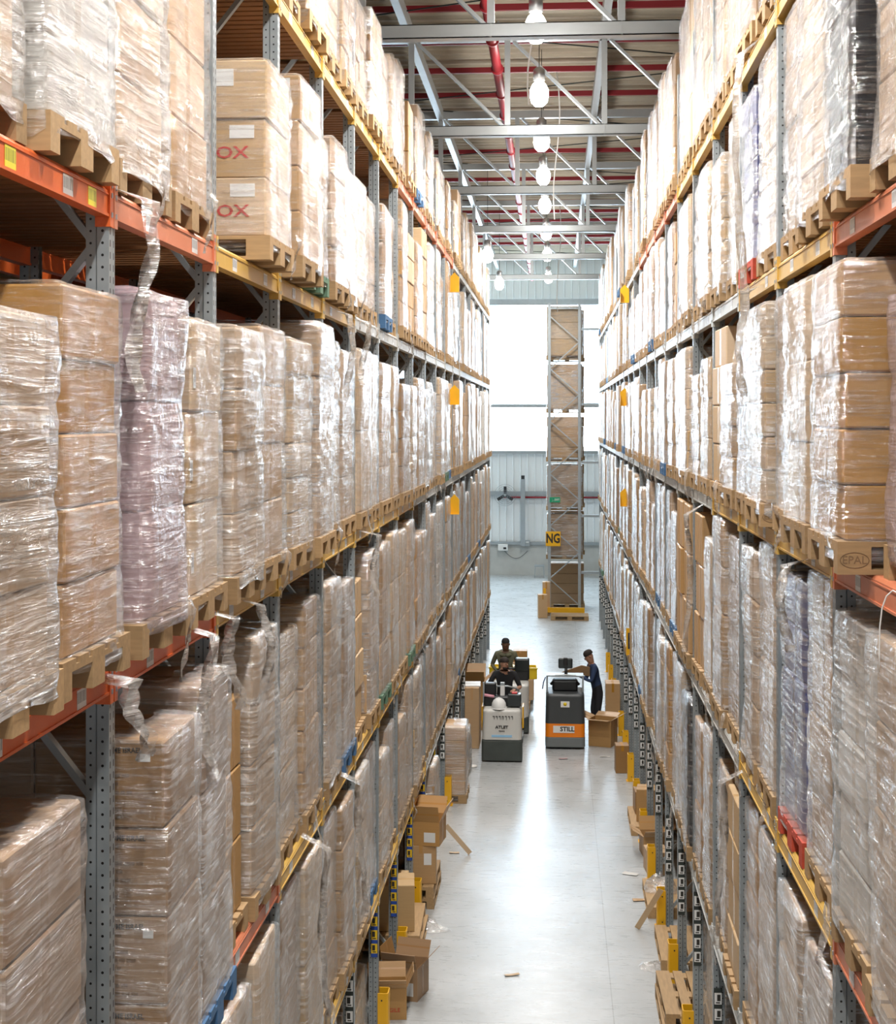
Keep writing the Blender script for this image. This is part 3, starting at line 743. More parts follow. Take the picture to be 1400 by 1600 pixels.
for yc, side, lv, k, sl in near_loads:
    rnd, sp, h, kind, x, z = load_params(side, lv, k, sl)
    look, ti, wd, cm, fm, W, bu, pw = KINDS[kind]
    lb = '%s %s-tier %s carton load, %s slot, %s, %s bay, %s' % (look, NUMW[ti], COLW[cm].replace('pale tan', 'pale'), ('near', 'far')[sl], LV[lv].replace(' beam', ''), ORD[k+1], SIDE[side])
    t, cs = make_load(kind, rnd.randint(0, 1), x, yc+sp.get('dy', 0)+rnd.uniform(-.008, .008), z, h, side, lb, k < 3, rnd.uniform(-.02, .02), 2 if k < 3 else 1, sp.get('wscale', rnd.uniform(.95, 1.0)), 0 if k < 4 else 1)
    sp_m = sp.get('marks'); s = 1 if side == 'L' else -1       # local y sign facing camera is -s
    deep = 2 if k < 3 else 1
    front = [c for i, c in enumerate(cs) if i % deep == deep-1]
    dd = DP/deep/2; ww = (W/wd)*.5
    hh = (BASEH-.144)/ti
    rotc = (math.pi/2, 0, 0 if side == 'L' else math.pi)
    def on_cam(c, name, body, size, mat, u, v, bold=0, sx=1):
        return text(name, body, size, mat, c, (u*s, -s*(ww-.002), v), rotc, .0008, sx, bold)
    def lab_cam(c, u, v, w_, h_, mat=M['label']):
        b = MB().mat(mat).box(u*s-w_/2, u*s+w_/2, -s*(ww-.0025)-.0015, -s*(ww-.0025)+.0015, v-h_/2, v+h_/2)
        return obj('white_label', b, c)
    if sp_m == 'x':
        for i, c in enumerate(front):
            if kind == 'c' and i == 2: lab_cam(c, .0, hh*.7, .16, .13); continue
            on_cam(c, 'red_print', 'OX', .13, M['ink_red'], .08, hh*.42, .002)
            lab_cam(c, .14, hh*.78, .15, .10)
    elif sp_m == 'text':
        lines = ['FOR HOME ISRAEL']
        for c in front:
            for i, ln in enumerate(lines):
                if ln: on_cam(c, 'printed_line', ln, .028, M['ink'], .07, hh*.88-i*.032, .0006)
        for c in front[1::2]: lab_cam(c, .20, hh*.8, .045, .03)
        for c in front:
            b = MB().mat(M['ink_grey'])
            for i in range(1, 9):
                if i in (2, 6): continue
                u = .0
                for wl in [rnd.uniform(.015, .05) for _ in range(rnd.randint(2, 4))]:
                    b.box(u*s, (u+wl)*s, -s*(ww-.0025)-.001, -s*(ww-.0025)+.001, hh*.88-i*.032-.006, hh*.88-i*.032+.006); u += wl+.008
            obj('printed_mark', b, c)
    elif sp_m == 'label':
        for c in front: lab_cam(c, .22, hh*.6, .05, .12)
    elif sp_m == 'box':
        for c in front:
            lab_cam(c, .13, hh*.3, .10, .06, M['ink_grey']); lab_cam(c, .13, hh*.18, .12, .035, M['ink_grey'])
            b = MB().mat(M['bar_white']).box(dd-.002, dd-.0005, -.3*s-.03, -.3*s+.03, hh*.25, hh*.25+.1); obj('white_label', b, c)
            on_cam(c, 'printed_line', 'lloy', .045, M['ink_grey'], .02, hh*.72, .0005)
    elif sp_m == 'eg':
        for i, c in enumerate(front):
            on_cam(c, 'handwriting', 'EG', .09, M['ink_grey'], .14, hh*.88, .0)
            on_cam(c, 'handwriting', '024', .07, M['ink_grey'], .14, hh*.5, .0)
    elif sp_m == 'labels':
        for i, c in enumerate(front):
            if i % 2 == 0 or kind == 'o': lab_cam(c, .05, hh*.7, .16, .09)
    elif sp_m == 'tea':
        for i, c in enumerate(front): on_cam(c, 'printed_word', 'TEA\nTEM', .1, M['label'], .2, hh*.5, .0)
    elif k < 7 and rnd.random() < .4 and deep and kind not in 'hij':
        for c in front[::1]:
            b = MB().mat(M['ink_grey']); u0 = rnd.uniform(-.1, .1); v0 = hh*.7
            for q in range(rnd.randint(2, 4)): b.box((u0-.08)*s, (u0-.08+rnd.uniform(.08, .2))*s, -s*(ww-.0025)-.001, -s*(ww-.0025)+.001, v0-q*.028, v0-q*.028+.012)
            obj('printed_mark', b, c)
    elif k < 8 and rnd.random() < .5:
        c = rnd.choice(front); lab_cam(c, rnd.uniform(-.1, .2) if deep == 2 else rnd.uniform(.2, .45), hh*.65, .13, .09)
    if sp_m == 'epal' or (k in (0, 1, 2, 3) and side == 'R' and sl == 0 and lv in (3, 5)):
        text('stamp', 'EPAL', .05, M['ink_grey'], t, (.527*s if side == 'L' else -.527*-1, -s*.4005, .063), rotc, .001)
        e = MB().mat(M['ink_grey']).tube([(.527+.062*math.cos(a*math.pi/10), -s*.401, .063+.034*math.sin(a*math.pi/10)) for a in range(21)], .0018, 4, False); obj('stamp_ring', e, t)
    # loose film tails
    if fm and k < 9 and lv and rnd.random() < .38:
        q = MB().mat(M['film_milky']); L_ = rnd.uniform(.24, .44); yy = rnd.uniform(-.35, .35); n = 9; vs = []
        for i in range(n):
            f = i/(n-1); wd_ = .05*(1-f*.6)*(1+.6*math.sin(f*9+yy*8)); xx = .665+.02*math.sin(f*5+yy*7)
            vs += [(xx, yy-wd_+.03*math.sin(f*4), .2-f*L_), (xx+.02*math.sin(f*11), yy+.03*math.sin(f*4), .2-f*L_), (xx-.01, yy+wd_+.03*math.sin(f*4), .2-f*L_)]
        q.smooth = True; q.add(vs, [(3*i+j, 3*i+j+1, 3*i+j+4, 3*i+j+3) for i in range(n-1) for j in (0, 1)])
        obj('film_tail', q, t)
# the far loads: too many and too small to tell apart
def bake(mb, me, Tm):
    n = len(mb.v); mb.v += [tuple(Tm @ v.co) for v in me.vertices]
    mi = []
    for m_ in me.materials:
        if m_ not in mb.mats: mb.mats.append(m_)
        mi.append(mb.mats.index(m_))
    for p in me.polygons:
        mb.f.append(tuple(i+n for i in p.vertices)); mb.m.append(mi[p.material_index]); mb.sm.append(p.use_smooth)
for sd in 'LR':
    big = MB()
    for yc, side, lv, k, sl in far_loads:
        if side != sd: continue
        rnd, sp, h, kind, x, z = load_params(side, lv, k, sl)
        if kind in 'hij' and rnd.random() < .6: kind = 'd'
        look, ti, wd, cm, fm, W, bu, pw = KINDS[kind]
        T0 = Matrix.Translation((x, yc, z)) @ Matrix.Rotation((0 if side == 'L' else math.pi)+rnd.uniform(-.02, .02), 4, 'Z')
        sz = (h-.144)/(BASEH-.144); ws = rnd.uniform(.93, 1)
        bake(big, PAL[pw], T0)
        me, w_, d_, h_ = carton_me(kind, 1)
        for q in range(ti):
            for a in range(wd): bake(big, me, T0 @ Matrix.Translation((0, (-W/2+w_*(a+.5))*ws, .144+h_*q*sz)) @ Matrix.Diagonal((1, ws, sz, 1)))
        if fm: bake(big, film_me(kind, 0, 2), T0 @ Matrix.Diagonal((1, ws, h/BASEH, 1)))
    tagged('distant_pallet_load', big, 'far wrapped pallet loads filling the distant bays of the rack, %s' % SIDE[sd], 'pallet load', kind='stuff')
# the rows standing back to back behind the racks
for sd in 'LR':
    big = MB(); rnd = random.Random(3)
    for k in range(-3, 10):
        for lv in range(0, 5):
            for sl in (0, 1):
                yc = PY0[sd]+PB[sd]*k+(PB[sd]-.08)/2*(sl+.5); x = FX[sd]-sign(sd)*(RD+.98); z = LZ[sd][lv]+.06
                T0 = Matrix.Translation((x, yc, z if lv else 0.001)); ti = rnd.choice((3, 4))
                bake(big, PAL['wood'], T0); me, w_, d_, h_ = carton_me(rnd.choice('ako'), 1)
                for q in range(ti):
                    if h_*q+h_+.144 < LZ[sd][lv+1]-LZ[sd][lv]-.1: bake(big, me, T0 @ Matrix.Translation((0, 0, .144+h_*q)))
            y0 = PY0[sd]+PB[sd]*k
            if lv: big.mat(M['orange']).box(FX[sd]-sign(sd)*(RD+.2), FX[sd]-sign(sd)*(RD+.25), y0, y0+PB[sd]-.08, LZ[sd][lv]-.06, LZ[sd][lv]+.06)
    tagged('back_row_carton', big, 'shaded carton stacks of the row behind the rack, %s' % SIDE[sd], 'carton', kind='stuff')

# ------------------------------------------------------------------ post guards
gm = MB().mat(M['guard'])
gm.prism([(.0, -.09), (.095, -.09), (.11, -.075), (.11, .075), (.095, .09), (.0, .09), (.0, .08), (.09, .08), (.1, .07), (.1, -.07), (.09, -.08), (.0, -.08)], 'z', 0.001, .48)
gme = gm.mesh('shell')
fme = MB().mat(M['guard']).box(0.0, .13, -.088, .088, 0.0005, .008).mesh('foot_plate')
bme = MB().mat(M['ink']).box(.035, .05, -.0935, .0935, .4, .415).box(.035, .05, -.0935, .0935, .08, .095).mesh('bolt')
for side in 'LR':
    for k in range(3, 17):
        fy = PY0[side]+PB[side]*k-.04
        t = thing('post_guard', 'yellow steel guard at the foot of the %s upright from the camera, %s' % (ORD[k+1], SIDE[side]), 'post guard', (FX[side], fy, 0), 0 if side == 'L' else math.pi, 'yellow guards at the rack feet')
        link('shell', gme, t); link('foot_plate', fme, t); link('bolt', bme, t)

# ------------------------------------------------------------------ sign boards on the taller uprights at the cross passage
def sign_box(x, y, z, lb, rz):
    t = thing('aisle_sign_box', lb, 'sign', (x, y, z), rz, 'yellow boxed aisle signs')
    t.scale = (.6, .6, .62)
    b = MB().mat(M['guard']); b.box(-.14, .14, -.02, 0, 0, .42); b.box(-.14, -.125, -.14, 0, 0, .34); b.box(-.14, .14, -.14, 0, 0, .012)
    obj('box', b, t); b = MB().mat(M['guard']); b.prism([(-.14, .42), (.14, .42), (0, .56)], 'y', -.02, 0); obj('peak', b, t)
for z, nm in ((8.6, 'upper'), (6.65, 'middle'), (4.75, 'lower')):
    sign_box(-1.75, 25.5, z, '%s yellow sign box on the tall upright, white-truck side' % nm, 0)
    sign_box(1.305, 28.06, z, '%s yellow sign box on the tall upright, orange-truck side' % nm, math.pi*0)
t = thing('aisle_letter_sign', 'yellow sign with a black letter N on the rack upright', 'sign', (1.42, 27.3, 2.05))
obj('board', MB().mat(M['guard']).box(-.12, .2, -.01, .01, 0, .5), t)
text('letter', 'N', .4, M['ink'], t, (.02, -.012, .25), ROT_CAM, .001, .8, .012)

# ------------------------------------------------------------------ the end rack with the NG sign
ex, ey = .29, 48.3
t = thing('upright_frame', 'tall end frame of the rack that closes the aisle, with zigzag bracing', 'rack frame', (ex, ey, 0))
for x in (-.49, .49): obj('post', MB().mat(M['galv']).box(x-.045, x+.045, -.04, .04, 0, 10.2), t)
z = .35; q = 0
while z < 9.4:
    a, b = ((-.45, .45) if q % 2 else (.45, -.45)); obj('brace', MB().mat(M['galv']).bar((a, -.01, z), (b, -.01, z+.8), .03, .055, (0, 1, 0)), t); z += .86; q += 1
obj('cross_bar', MB().mat(M['galv']).box(-.45, .45, -.02, .02, 10.0, 10.06), t)
for i, z in enumerate((1.35, 3.2, 4.95, 6.85, 9.3)):
    tagged('row_spacer', MB().mat(M['galv']).box(.84, 1.45, ey-.03, ey+.03, z, z+.08), 'grey spacer bar tying the end frame to the side rack, %s from the floor' % ORD[i], 'spacer bar', 'spacer bars beside the end frame')
ks = ['o', 'o', 'o', 'a', 'b', 'c']; zs = [0.001, 1.75, 3.35, 4.95, 6.55, 8.3]
for i, z in enumerate(zs):
    tt, cs = make_load('o', 0, ex+.1, ey+2.2, z+.06 if i else .001, (1.5, 1.47, 1.47, 1.47, 1.6, 1.75)[i], 'L', 'shaded carton load deep inside the end rack, %s tier from the floor' % ORD[i], False, 0, 1, 1.0, 1, nofilm=True)
    if i == 0: continue
    look, ti, wd, cm, fm, W, bu, pw = KINDS[ks[i]]
    tt, cs = make_load(ks[i], i % 2, ex, ey+.55, z+.06, (1.5, 1.47, 1.47, 1.47, 1.6, 1.75)[i], 'L', '%s carton load behind the NG end frame, %s tier from the floor' % (look, ORD[i]), False, 0, 1, 1.0, 1)
    b = MB().mat(M['salmon']).box(ex-.5, ex-.45, ey+.05, ey+1.9, z-.06, z+.058); tagged('pallet_beam', b, 'beam holding the end rack load, %s tier from the floor, seen end-on' % ORD[i], 'rack beam', 'beams of the end rack')
    b = MB().mat(M['salmon']).box(ex+.45, ex+.5, ey+.05, ey+1.9, z-.06, z+.058); tagged('pallet_beam', b, 'inner beam holding the end rack load, %s tier from the floor' % ORD[i], 'rack beam', 'beams of the end rack')
t = thing('aisle_letter_sign', 'yellow sign with black letters NG on the end rack frame', 'sign', (-.08, ey-.06, 2.25))
obj('board', MB().mat(M['guard']).box(-.24, .24, -.012, .0, 0, .48, c=.004), t); text('letters', 'NG', .42, M['ink'], t, (0, -.014, .24), ROT_CAM, .001, .72, .014)
M['green'] = plain('exit_green', (.0, .28, .13), .4)
t = thing('exit_sign', 'small green and white exit sign on the end rack frame', 'sign', (-.02, ey-.06, 3.68))
obj('board', MB().mat(M['green']).box(-.17, .17, -.012, 0, 0, .17), t)
obj('running_figure', MB().mat(M['label']).bar((-.1, -.013, .13), (-.06, -.013, .07), .003, .035, (0, 1, 0)).bar((-.06, -.013, .07), (-.1, -.013, .02), .003, .02, (0, 1, 0)).bar((-.06, -.013, .07), (-.02, -.013, .04), .003, .02, (0, 1, 0)), t)
text('letters', 'EXIT', .10, M['label'], t, (.07, -.014, .085), ROT_CAM, .001, .8)
t = thing('floor_rail', 'yellow barrier rail around the foot of the end rack', 'barrier', (ex, ey-.35, 0))
obj('rail', MB().mat(M['guard']).box(-.6, .65, -.04, .04, .12, .28), t)
obj('corner_guard', MB().mat(M['guard']).box(-.68, -.6, -.06, .06, 0, .9), t); obj('foot', MB().mat(M['guard']).box(.55, .65, -.05, .05, 0, .12), t)
def loose_pallet(loc, rz, lb, mat='wood', n=1):
    t = tag(link('pallet', PAL[mat], None, loc, (0, 0, rz)), lb, 'pallet', 'loose pallets on the floor'); return t
loose_pallet((.45, ey-1.0, .001), 0, 'bare wooden pallet on the floor in front of the end rack')
# cartons at the foot of the end rack
def closed_box(loc, dims, rz, lb, mat='card', cat='carton', grp='loose cartons', labelp=False):
    t = thing('carton', lb, cat, loc, rz, grp)
    dx, dy, dz = dims
    obj('body', MB().mat(M[mat]).box(-dx/2, dx/2, -dy/2, dy/2, 0, dz, c=.006), t)
    obj('tape', MB().mat(M['card_amber']).box(-.025, .025, -dy/2-.001, dy/2+.001, dz*.8, dz+.0015), t)
    if labelp: obj('white_label', MB().mat(M['label']).box(dx*.1, dx*.35, -dy/2-.002, -dy/2, dz*.5, dz*.8), t)
    return t
closed_box((-.42, ey-.7, .001), (.3, .3, .75), .1, 'tall brown carton beside the yellow corner guard of the end rack')
closed_box((-.3, ey-.15, .001), (.25, .3, 1.1), 0, 'narrow carton squeezed between the yellow guard and end frame')

# ------------------------------------------------------------------ floor clutter
def open_box(loc, dims, rz, lb, mat='card', tilt=(0.9, 1.9, 1.2, 2.2), lab=True, word=None):
    t = thing('open_carton', lb, 'carton', loc, rz, 'open cartons by the rack feet')
    dx, dy, dz = dims; e = .006; b = MB().mat(M[mat])
    b.box(-dx/2, dx/2, -dy/2, dy/2, 0, e); b.box(-dx/2, -dx/2+e, -dy/2, dy/2, e, dz); b.box(dx/2-e, dx/2, -dy/2, dy/2, e, dz)
    b.box(-dx/2+e, dx/2-e, -dy/2, -dy/2+e, e, dz); b.box(-dx/2+e, dx/2-e, dy/2-e, dy/2, e, dz); obj('body', b, t)
    for i, (sx, sy) in enumerate(((0, -1), (1, 0), (0, 1), (-1, 0))):
        w2, L_ = (dx, dy/2) if sx == 0 else (dy, dx/2)
        a = tilt[i]       # 0 = closed flat over the box, pi/2 = upright
        px, py = sx*dx/2, sy*dy/2
        T = Matrix.Translation((px, py, dz)) @ Matrix.Rotation(math.atan2(-sx, sy) , 4, 'Z') @ Matrix.Rotation(-(a-math.pi) if False else (math.pi/2-a+math.pi/2)*1.0, 4, 'X')
        f = MB().mat(M[mat]); f.box(-w2/2+.004, w2/2-.004, 0, L_, -.003, .003, T); obj('flap', f, t)
    if lab: obj('white_label', MB().mat(M['label']).box(dx*.05, dx*.38, -dy/2-.002, -dy/2, dz*.15, dz*.55), t)
    if word: text('printed_word', word, .06, M['ink_red'], t, (0, -dy/2-.002, dz*.3), ROT_CAM, .001)
    return t
PT = lambda px, py, z=0: None
def at(px, py, z=0):
    D = 2300*(H-z)/(py-655); xr = (px-700)/2300*D
    c, s = math.cos(PSI), math.sin(PSI); return (c*xr - s*D, s*xr + c*D, z)
# near, white-truck side: cartons and pallets at the rack foot
open_box((-1.78, 15.75, .001), (.36, .32, .34), .12, 'open brown carton with red print on the floor beside the rack', tilt=(2.3, 2.0, 2.0, 1.9), word='FRAGILE', lab=False)
open_box((-1.66, 16.32, .001), (.40, .38, .36), -.25, 'open reddish brown carton with white label, behind the printed one', 'card_dark', tilt=(2.0, 2.3, 2.1, 1.8))
loose_pallet((-2.0, 17.92, .001), math.pi/2, 'wooden pallet at the rack foot just past a yellow guard')
loose_pallet((-2.02, 17.92, .146), math.pi/2+.03, 'upper wooden pallet stacked at the rack foot past a yellow guard')
loose_pallet((-1.98, 19.75, .001), math.pi/2, 'wooden pallet below the tall carton stack beside the rack')
loose_pallet((-1.99, 19.75, .146), math.pi/2, 'second wooden pallet below the tall carton stack')
closed_box((-1.78, 19.5, .291), (.40, .46, .50), .06, 'plain upright carton on the double pallet beside the rack', 'card', labelp=True)
open_box((-1.72, 19.5, .793), (.46, .46, .32), -.12, 'open carton with raised flap on top of the plain upright one', 'card_amber', tilt=(1.9, 2.0, 2.1, 1.2))
closed_box((-1.85, 20.05, .291), (.40, .5, .62), 0, 'brown carton behind the plain upright one on the double pallet', 'card_dark')
closed_box((-1.95, 17.7, .291), (.5, .5, .55), .1, 'pale carton set back on the small pallet stack', 'card_pale')
closed_box((-2.1, 18.3, .291), (.5, .5, .40), 0, 'lower pale carton behind on the small pallet stack', 'card_pale')
# white-truck side: farther cartons
loose_pallet((-1.85, 30.85, .001), math.pi/2, 'wooden pallet under the large open carton far along the aisle')
open_box((-1.72, 30.8, .146), (.5, .6, .8), 0, 'large open carton by the rack next to the green-hooded person', tilt=(2.2, 2.4, 2.0, 2.0), lab=False)
# orange-truck side clutter
loose_pallet((1.50, 15.85, .001), math.pi/2, 'lower pallet of the pair nearest the camera, orange-truck side')
loose_pallet((1.52, 15.85, .146), math.pi/2+.02, 'upper pallet of the pair nearest the camera, orange-truck side')
loose_pallet((1.62, 17.75, .001), math.pi/2, 'weathered pallet between two yellow guards, orange-truck side')
loose_pallet((1.58, 19.6, .001), math.pi/2, 'pallet under crumpled wrap beside a yellow guard, orange-truck side')
loose_pallet((1.56, 23.35, .001), math.pi/2, 'pallet under small cartons farther up, orange-truck side')
closed_box((1.42, 21.0, .001), (.3, .4, .32), .1, 'small brown carton at the rack foot, orange-truck side', labelp=True)
open_box((1.44, 21.85, .001), (.36, .4, .3), .1, 'open carton with bent flaps at the rack foot, orange-truck side', tilt=(2.5, 2.3, 2.0, 2.6))
closed_box((1.42, 23.2, .146), (.3, .36, .5), -.1, 'upright brown carton on the farther small pallet, orange-truck side')
closed_box((1.42, 23.65, .146), (.34, .36, .35), .05, 'squat brown carton on the farther small pallet, orange-truck side', 'card_dark')
closed_box((1.2, 26.9, .001), (.24, .3, .5), .05, 'tall narrow carton by the rack foot before the standing person', 'card_dark')
# big open carton in front of the standing man
open_box((.93, 29.1, .001), (.46, .42, .52), -.35, 'open brown carton on the floor in front of the standing person', tilt=(3.0, 2.6, 2.9, 2.8), lab=False)
closed_box((1.19, 31.0, .001), (.3, .45, .9), 0, 'tall carton standing behind the person in blue', 'card')
t = tagged('cardboard_sheet', MB().mat(M['card']).prism([(-.35, -.1), (.3, .0), (.33, .22), (0, .2)], 'y', -.004, .004), 'slanting brown cardboard sheet held out by the person in blue', 'cardboard', None, (.48, 30.0, 1.25), (.5, .25, 0))
# flaps and paper scraps
def scrap(name, loc, dims, rot, lb, mat='card_pale'):
    b = MB().mat(M[mat]); w2, h2 = dims; n = 5; vs = []
    for i in range(n):
        for j in range(n):
            x = (i/(n-1)-.5)*w2; y = (j/(n-1)-.5)*h2; k = 1-.12*abs(nz(i*1.3+loc[0], j*1.7, loc[1]))
            vs.append((x*k, y*k, .012+.012*nz(x*9+loc[0], y*9, loc[1])))
    vs += [(a, b_, c-.003) for a, b_, c in vs]
    fs = [(i*n+j, i*n+n+j, i*n+n+j+1, i*n+j+1) for i in range(n-1) for j in range(n-1)]
    fs += [tuple(q+n*n for q in f[::-1]) for f in fs]; b.add(vs, fs)
    return tagged(name, b, lb, 'scrap', 'scraps lying on the floor', loc, rot)
scrap('cardboard_scrap', at(800, 1524), (.18, .06), (0, 0, .3), 'small torn cardboard scrap lying alone mid aisle')
scrap('cardboard_scrap', at(710, 1333), (.15, .08), (0, 0, .1), 'tan cardboard scrap on the floor near the open cartons')
scrap('paper_scrap', at(985, 1366), (.22, .12), (.0, .0, -.4), 'white paper scrap beside the cardboard strip near the guards', 'card_white')
scrap('paper_scrap', at(880, 1186), (.16, .1), (0, 0, .2), 'pinkish paper scrap on the floor before the orange truck', 'card_pink')
scrap('paper_scrap', at(945, 1183), (.2, .05), (0, 0, .0), 'long white paper strip on the floor by the open carton', 'card_white')
scrap('paper_scrap', at(735, 1198), (.25, .16), (0, 0, .2), 'white paper scrap on the floor beside the white truck bumper', 'card_white')
scrap('cardboard_scrap', at(1000, 1407), (.2, .1), (0, 0, .2), 'brown torn scrap by the guard, orange-truck side', 'card')
tagged('cardboard_strip', MB().mat(M['card_pale']).box(-.035, .035, -.004, .004, 0, .62), 'thin cardboard strip leaning off the rack, orange-truck side', 'cardboard', None, (1.02, 18.6, .01), (.2, .5, 0))
tagged('cardboard_strip', MB().mat(M['card_pale']).box(-.035, .035, -.004, .004, 0, .55), 'thin cardboard strip leaning off the rack beside a yellow guard, white-truck side', 'cardboard', None, (-1.25, 21.6, .02), (.1, -.7, 0))
def film_heap(loc, r, h_, lb, seed):
    b = MB().mat(M['film_milky']); n, m_ = 26, 9; vs = []
    for j in range(m_):
        for i in range(n):
            a = i*2*math.pi/n; f = j/(m_-1)
            rr = r*(1-f)*(1+.45*nz(math.cos(a)*1.5+seed, math.sin(a)*1.5, f)); zz = .004+h_*math.sin(f*math.pi/2)*(1+.9*nz(math.cos(a)*3, math.sin(a)*3, f*4+seed))*.8
            vs.append((rr*math.cos(a)*1.5, rr*math.sin(a), max(.004, zz)))
    b.smooth = True; b.add(vs, [(j*n+i, j*n+(i+1) % n, (j+1)*n+(i+1) % n, (j+1)*n+i) for j in range(m_-1) for i in range(n)])
    return tagged('film_heap', b, lb, 'film', 'crumpled film on the floor', loc)
film_heap(at(1022, 1512), .14, .07, 'crumpled white film scrap on the floor between two pallets', 1)
film_heap(at(668, 1452), .16, .12, 'crumpled clear film heap beside the small pallet stack', 2)
film_heap((1.4, 19.7, .15), .2, .2, 'crumpled clear film heaped on a pallet, orange-truck side', 3)
film_heap(at(703, 1232), .2, .1, 'flattened film heap beside the wrapped stack in the aisle', 4)
# long strips of film hanging off beams
def strand(x, y, z, L_, w_, lb, seed, mat='film_milky'):
    q = MB().mat(M[mat]); n = 16; vs = []
    for i in range(n):
        f = i/(n-1); ww = w_*(.35+.65*abs(math.sin(f*4.2+seed)))*(1-.3*f)
        sg_ = 1 if x < 0 else -1; x_ = x + (((-1.828 if x < 0 else 1.378) - x) if i == 0 else 0); cx = .03*math.sin(f*5+seed)*(i > 0); cyy = .05*math.sin(f*3+seed)
        for j in range(5):
            u = j/4-.5; vs.append((x_+cx+.03*math.sin(u*7+f*9+seed)*(i > 0), y+cyy+u*ww, z-f*L_))
    q.smooth = True; q.add(vs, [(5*i+j, 5*i+j+1, 5*i+j+6, 5*i+j+5) for i in range(n-1) for j in range(4)])
    return tagged('hanging_film', q, lb, 'film', 'strips of film hanging off the racks')
strand(-1.70, 5.98, 7.36, .85, .16, 'twisted clear film strip hanging past the first upright, white-truck side', 1)
strand(-1.66, 7.0, 5.40, .75, .14, 'milky film strip hanging under the orange beam, white-truck side', 2.2)
strand(-1.66, 7.55, 5.40, .5, .2, 'wide torn film flap under the orange beam, white-truck side', 3.1)
strand(-1.68, 5.85, 5.36, .34, .22, 'dirty film rag caught on the first upright, white-truck side', 4.0)
strand(-1.68, 8.45, 5.36, .5, .05, 'thin film ribbon hanging below the yellow beam, white-truck side', 5)
strand(-1.68, 11.9, 7.3, .75, .14, 'film strip hanging below the pale beam, white-truck side', 6)
strand(-1.68, 12.9, 7.3, .6, .1, 'narrow film strip beside the wider one below the pale beam', 7)
strand(-1.66, 13.6, 5.36, .6, .12, 'film strip dangling under the middle beam farther back, white-truck side', 8)
strand(-1.64, 10.5, 3.4, 1.5, .16, 'long film strip falling from the second beam, white-truck side', 2.6)
strand(-1.64, 12.4, 3.4, 1.2, .2, 'broad film strip falling from the second beam, white-truck side', 3.6)
strand(1.22, 9.9, 8.95, 1.9, .22, 'long milky film streamer falling from the top beam, orange-truck side', 9)
strand(1.24, 9.9, 7.3, .75, .16, 'pear-shaped film tail hanging below the fourth beam, orange-truck side', 1.4)
strand(1.24, 8.1, 5.64, .5, .05, 'thin film ribbon below the yellow beam, orange-truck side', 2.4)
strand(1.24, 14.0, 5.6, 1.4, .14, 'film streamer hanging below the middle beam, orange-truck side', 5.4)
strand(1.22, 11.0, 3.8, 1.3, .2, 'film streamer hanging below the second beam, orange-truck side', 6.4)
wire('loose_cord', [(1.378, 5.98, 5.66), (1.365, 5.98, 5.705), (1.345, 6.0, 5.715), (1.325, 6.02, 5.69), (1.312, 6.04, 5.64), (1.305, 6.05, 5.56), (1.303, 6.05, 5.45), (1.302, 6.05, 5.38)], 'thin white cord dangling from the faded red beam, orange-truck side', 'label', .003)

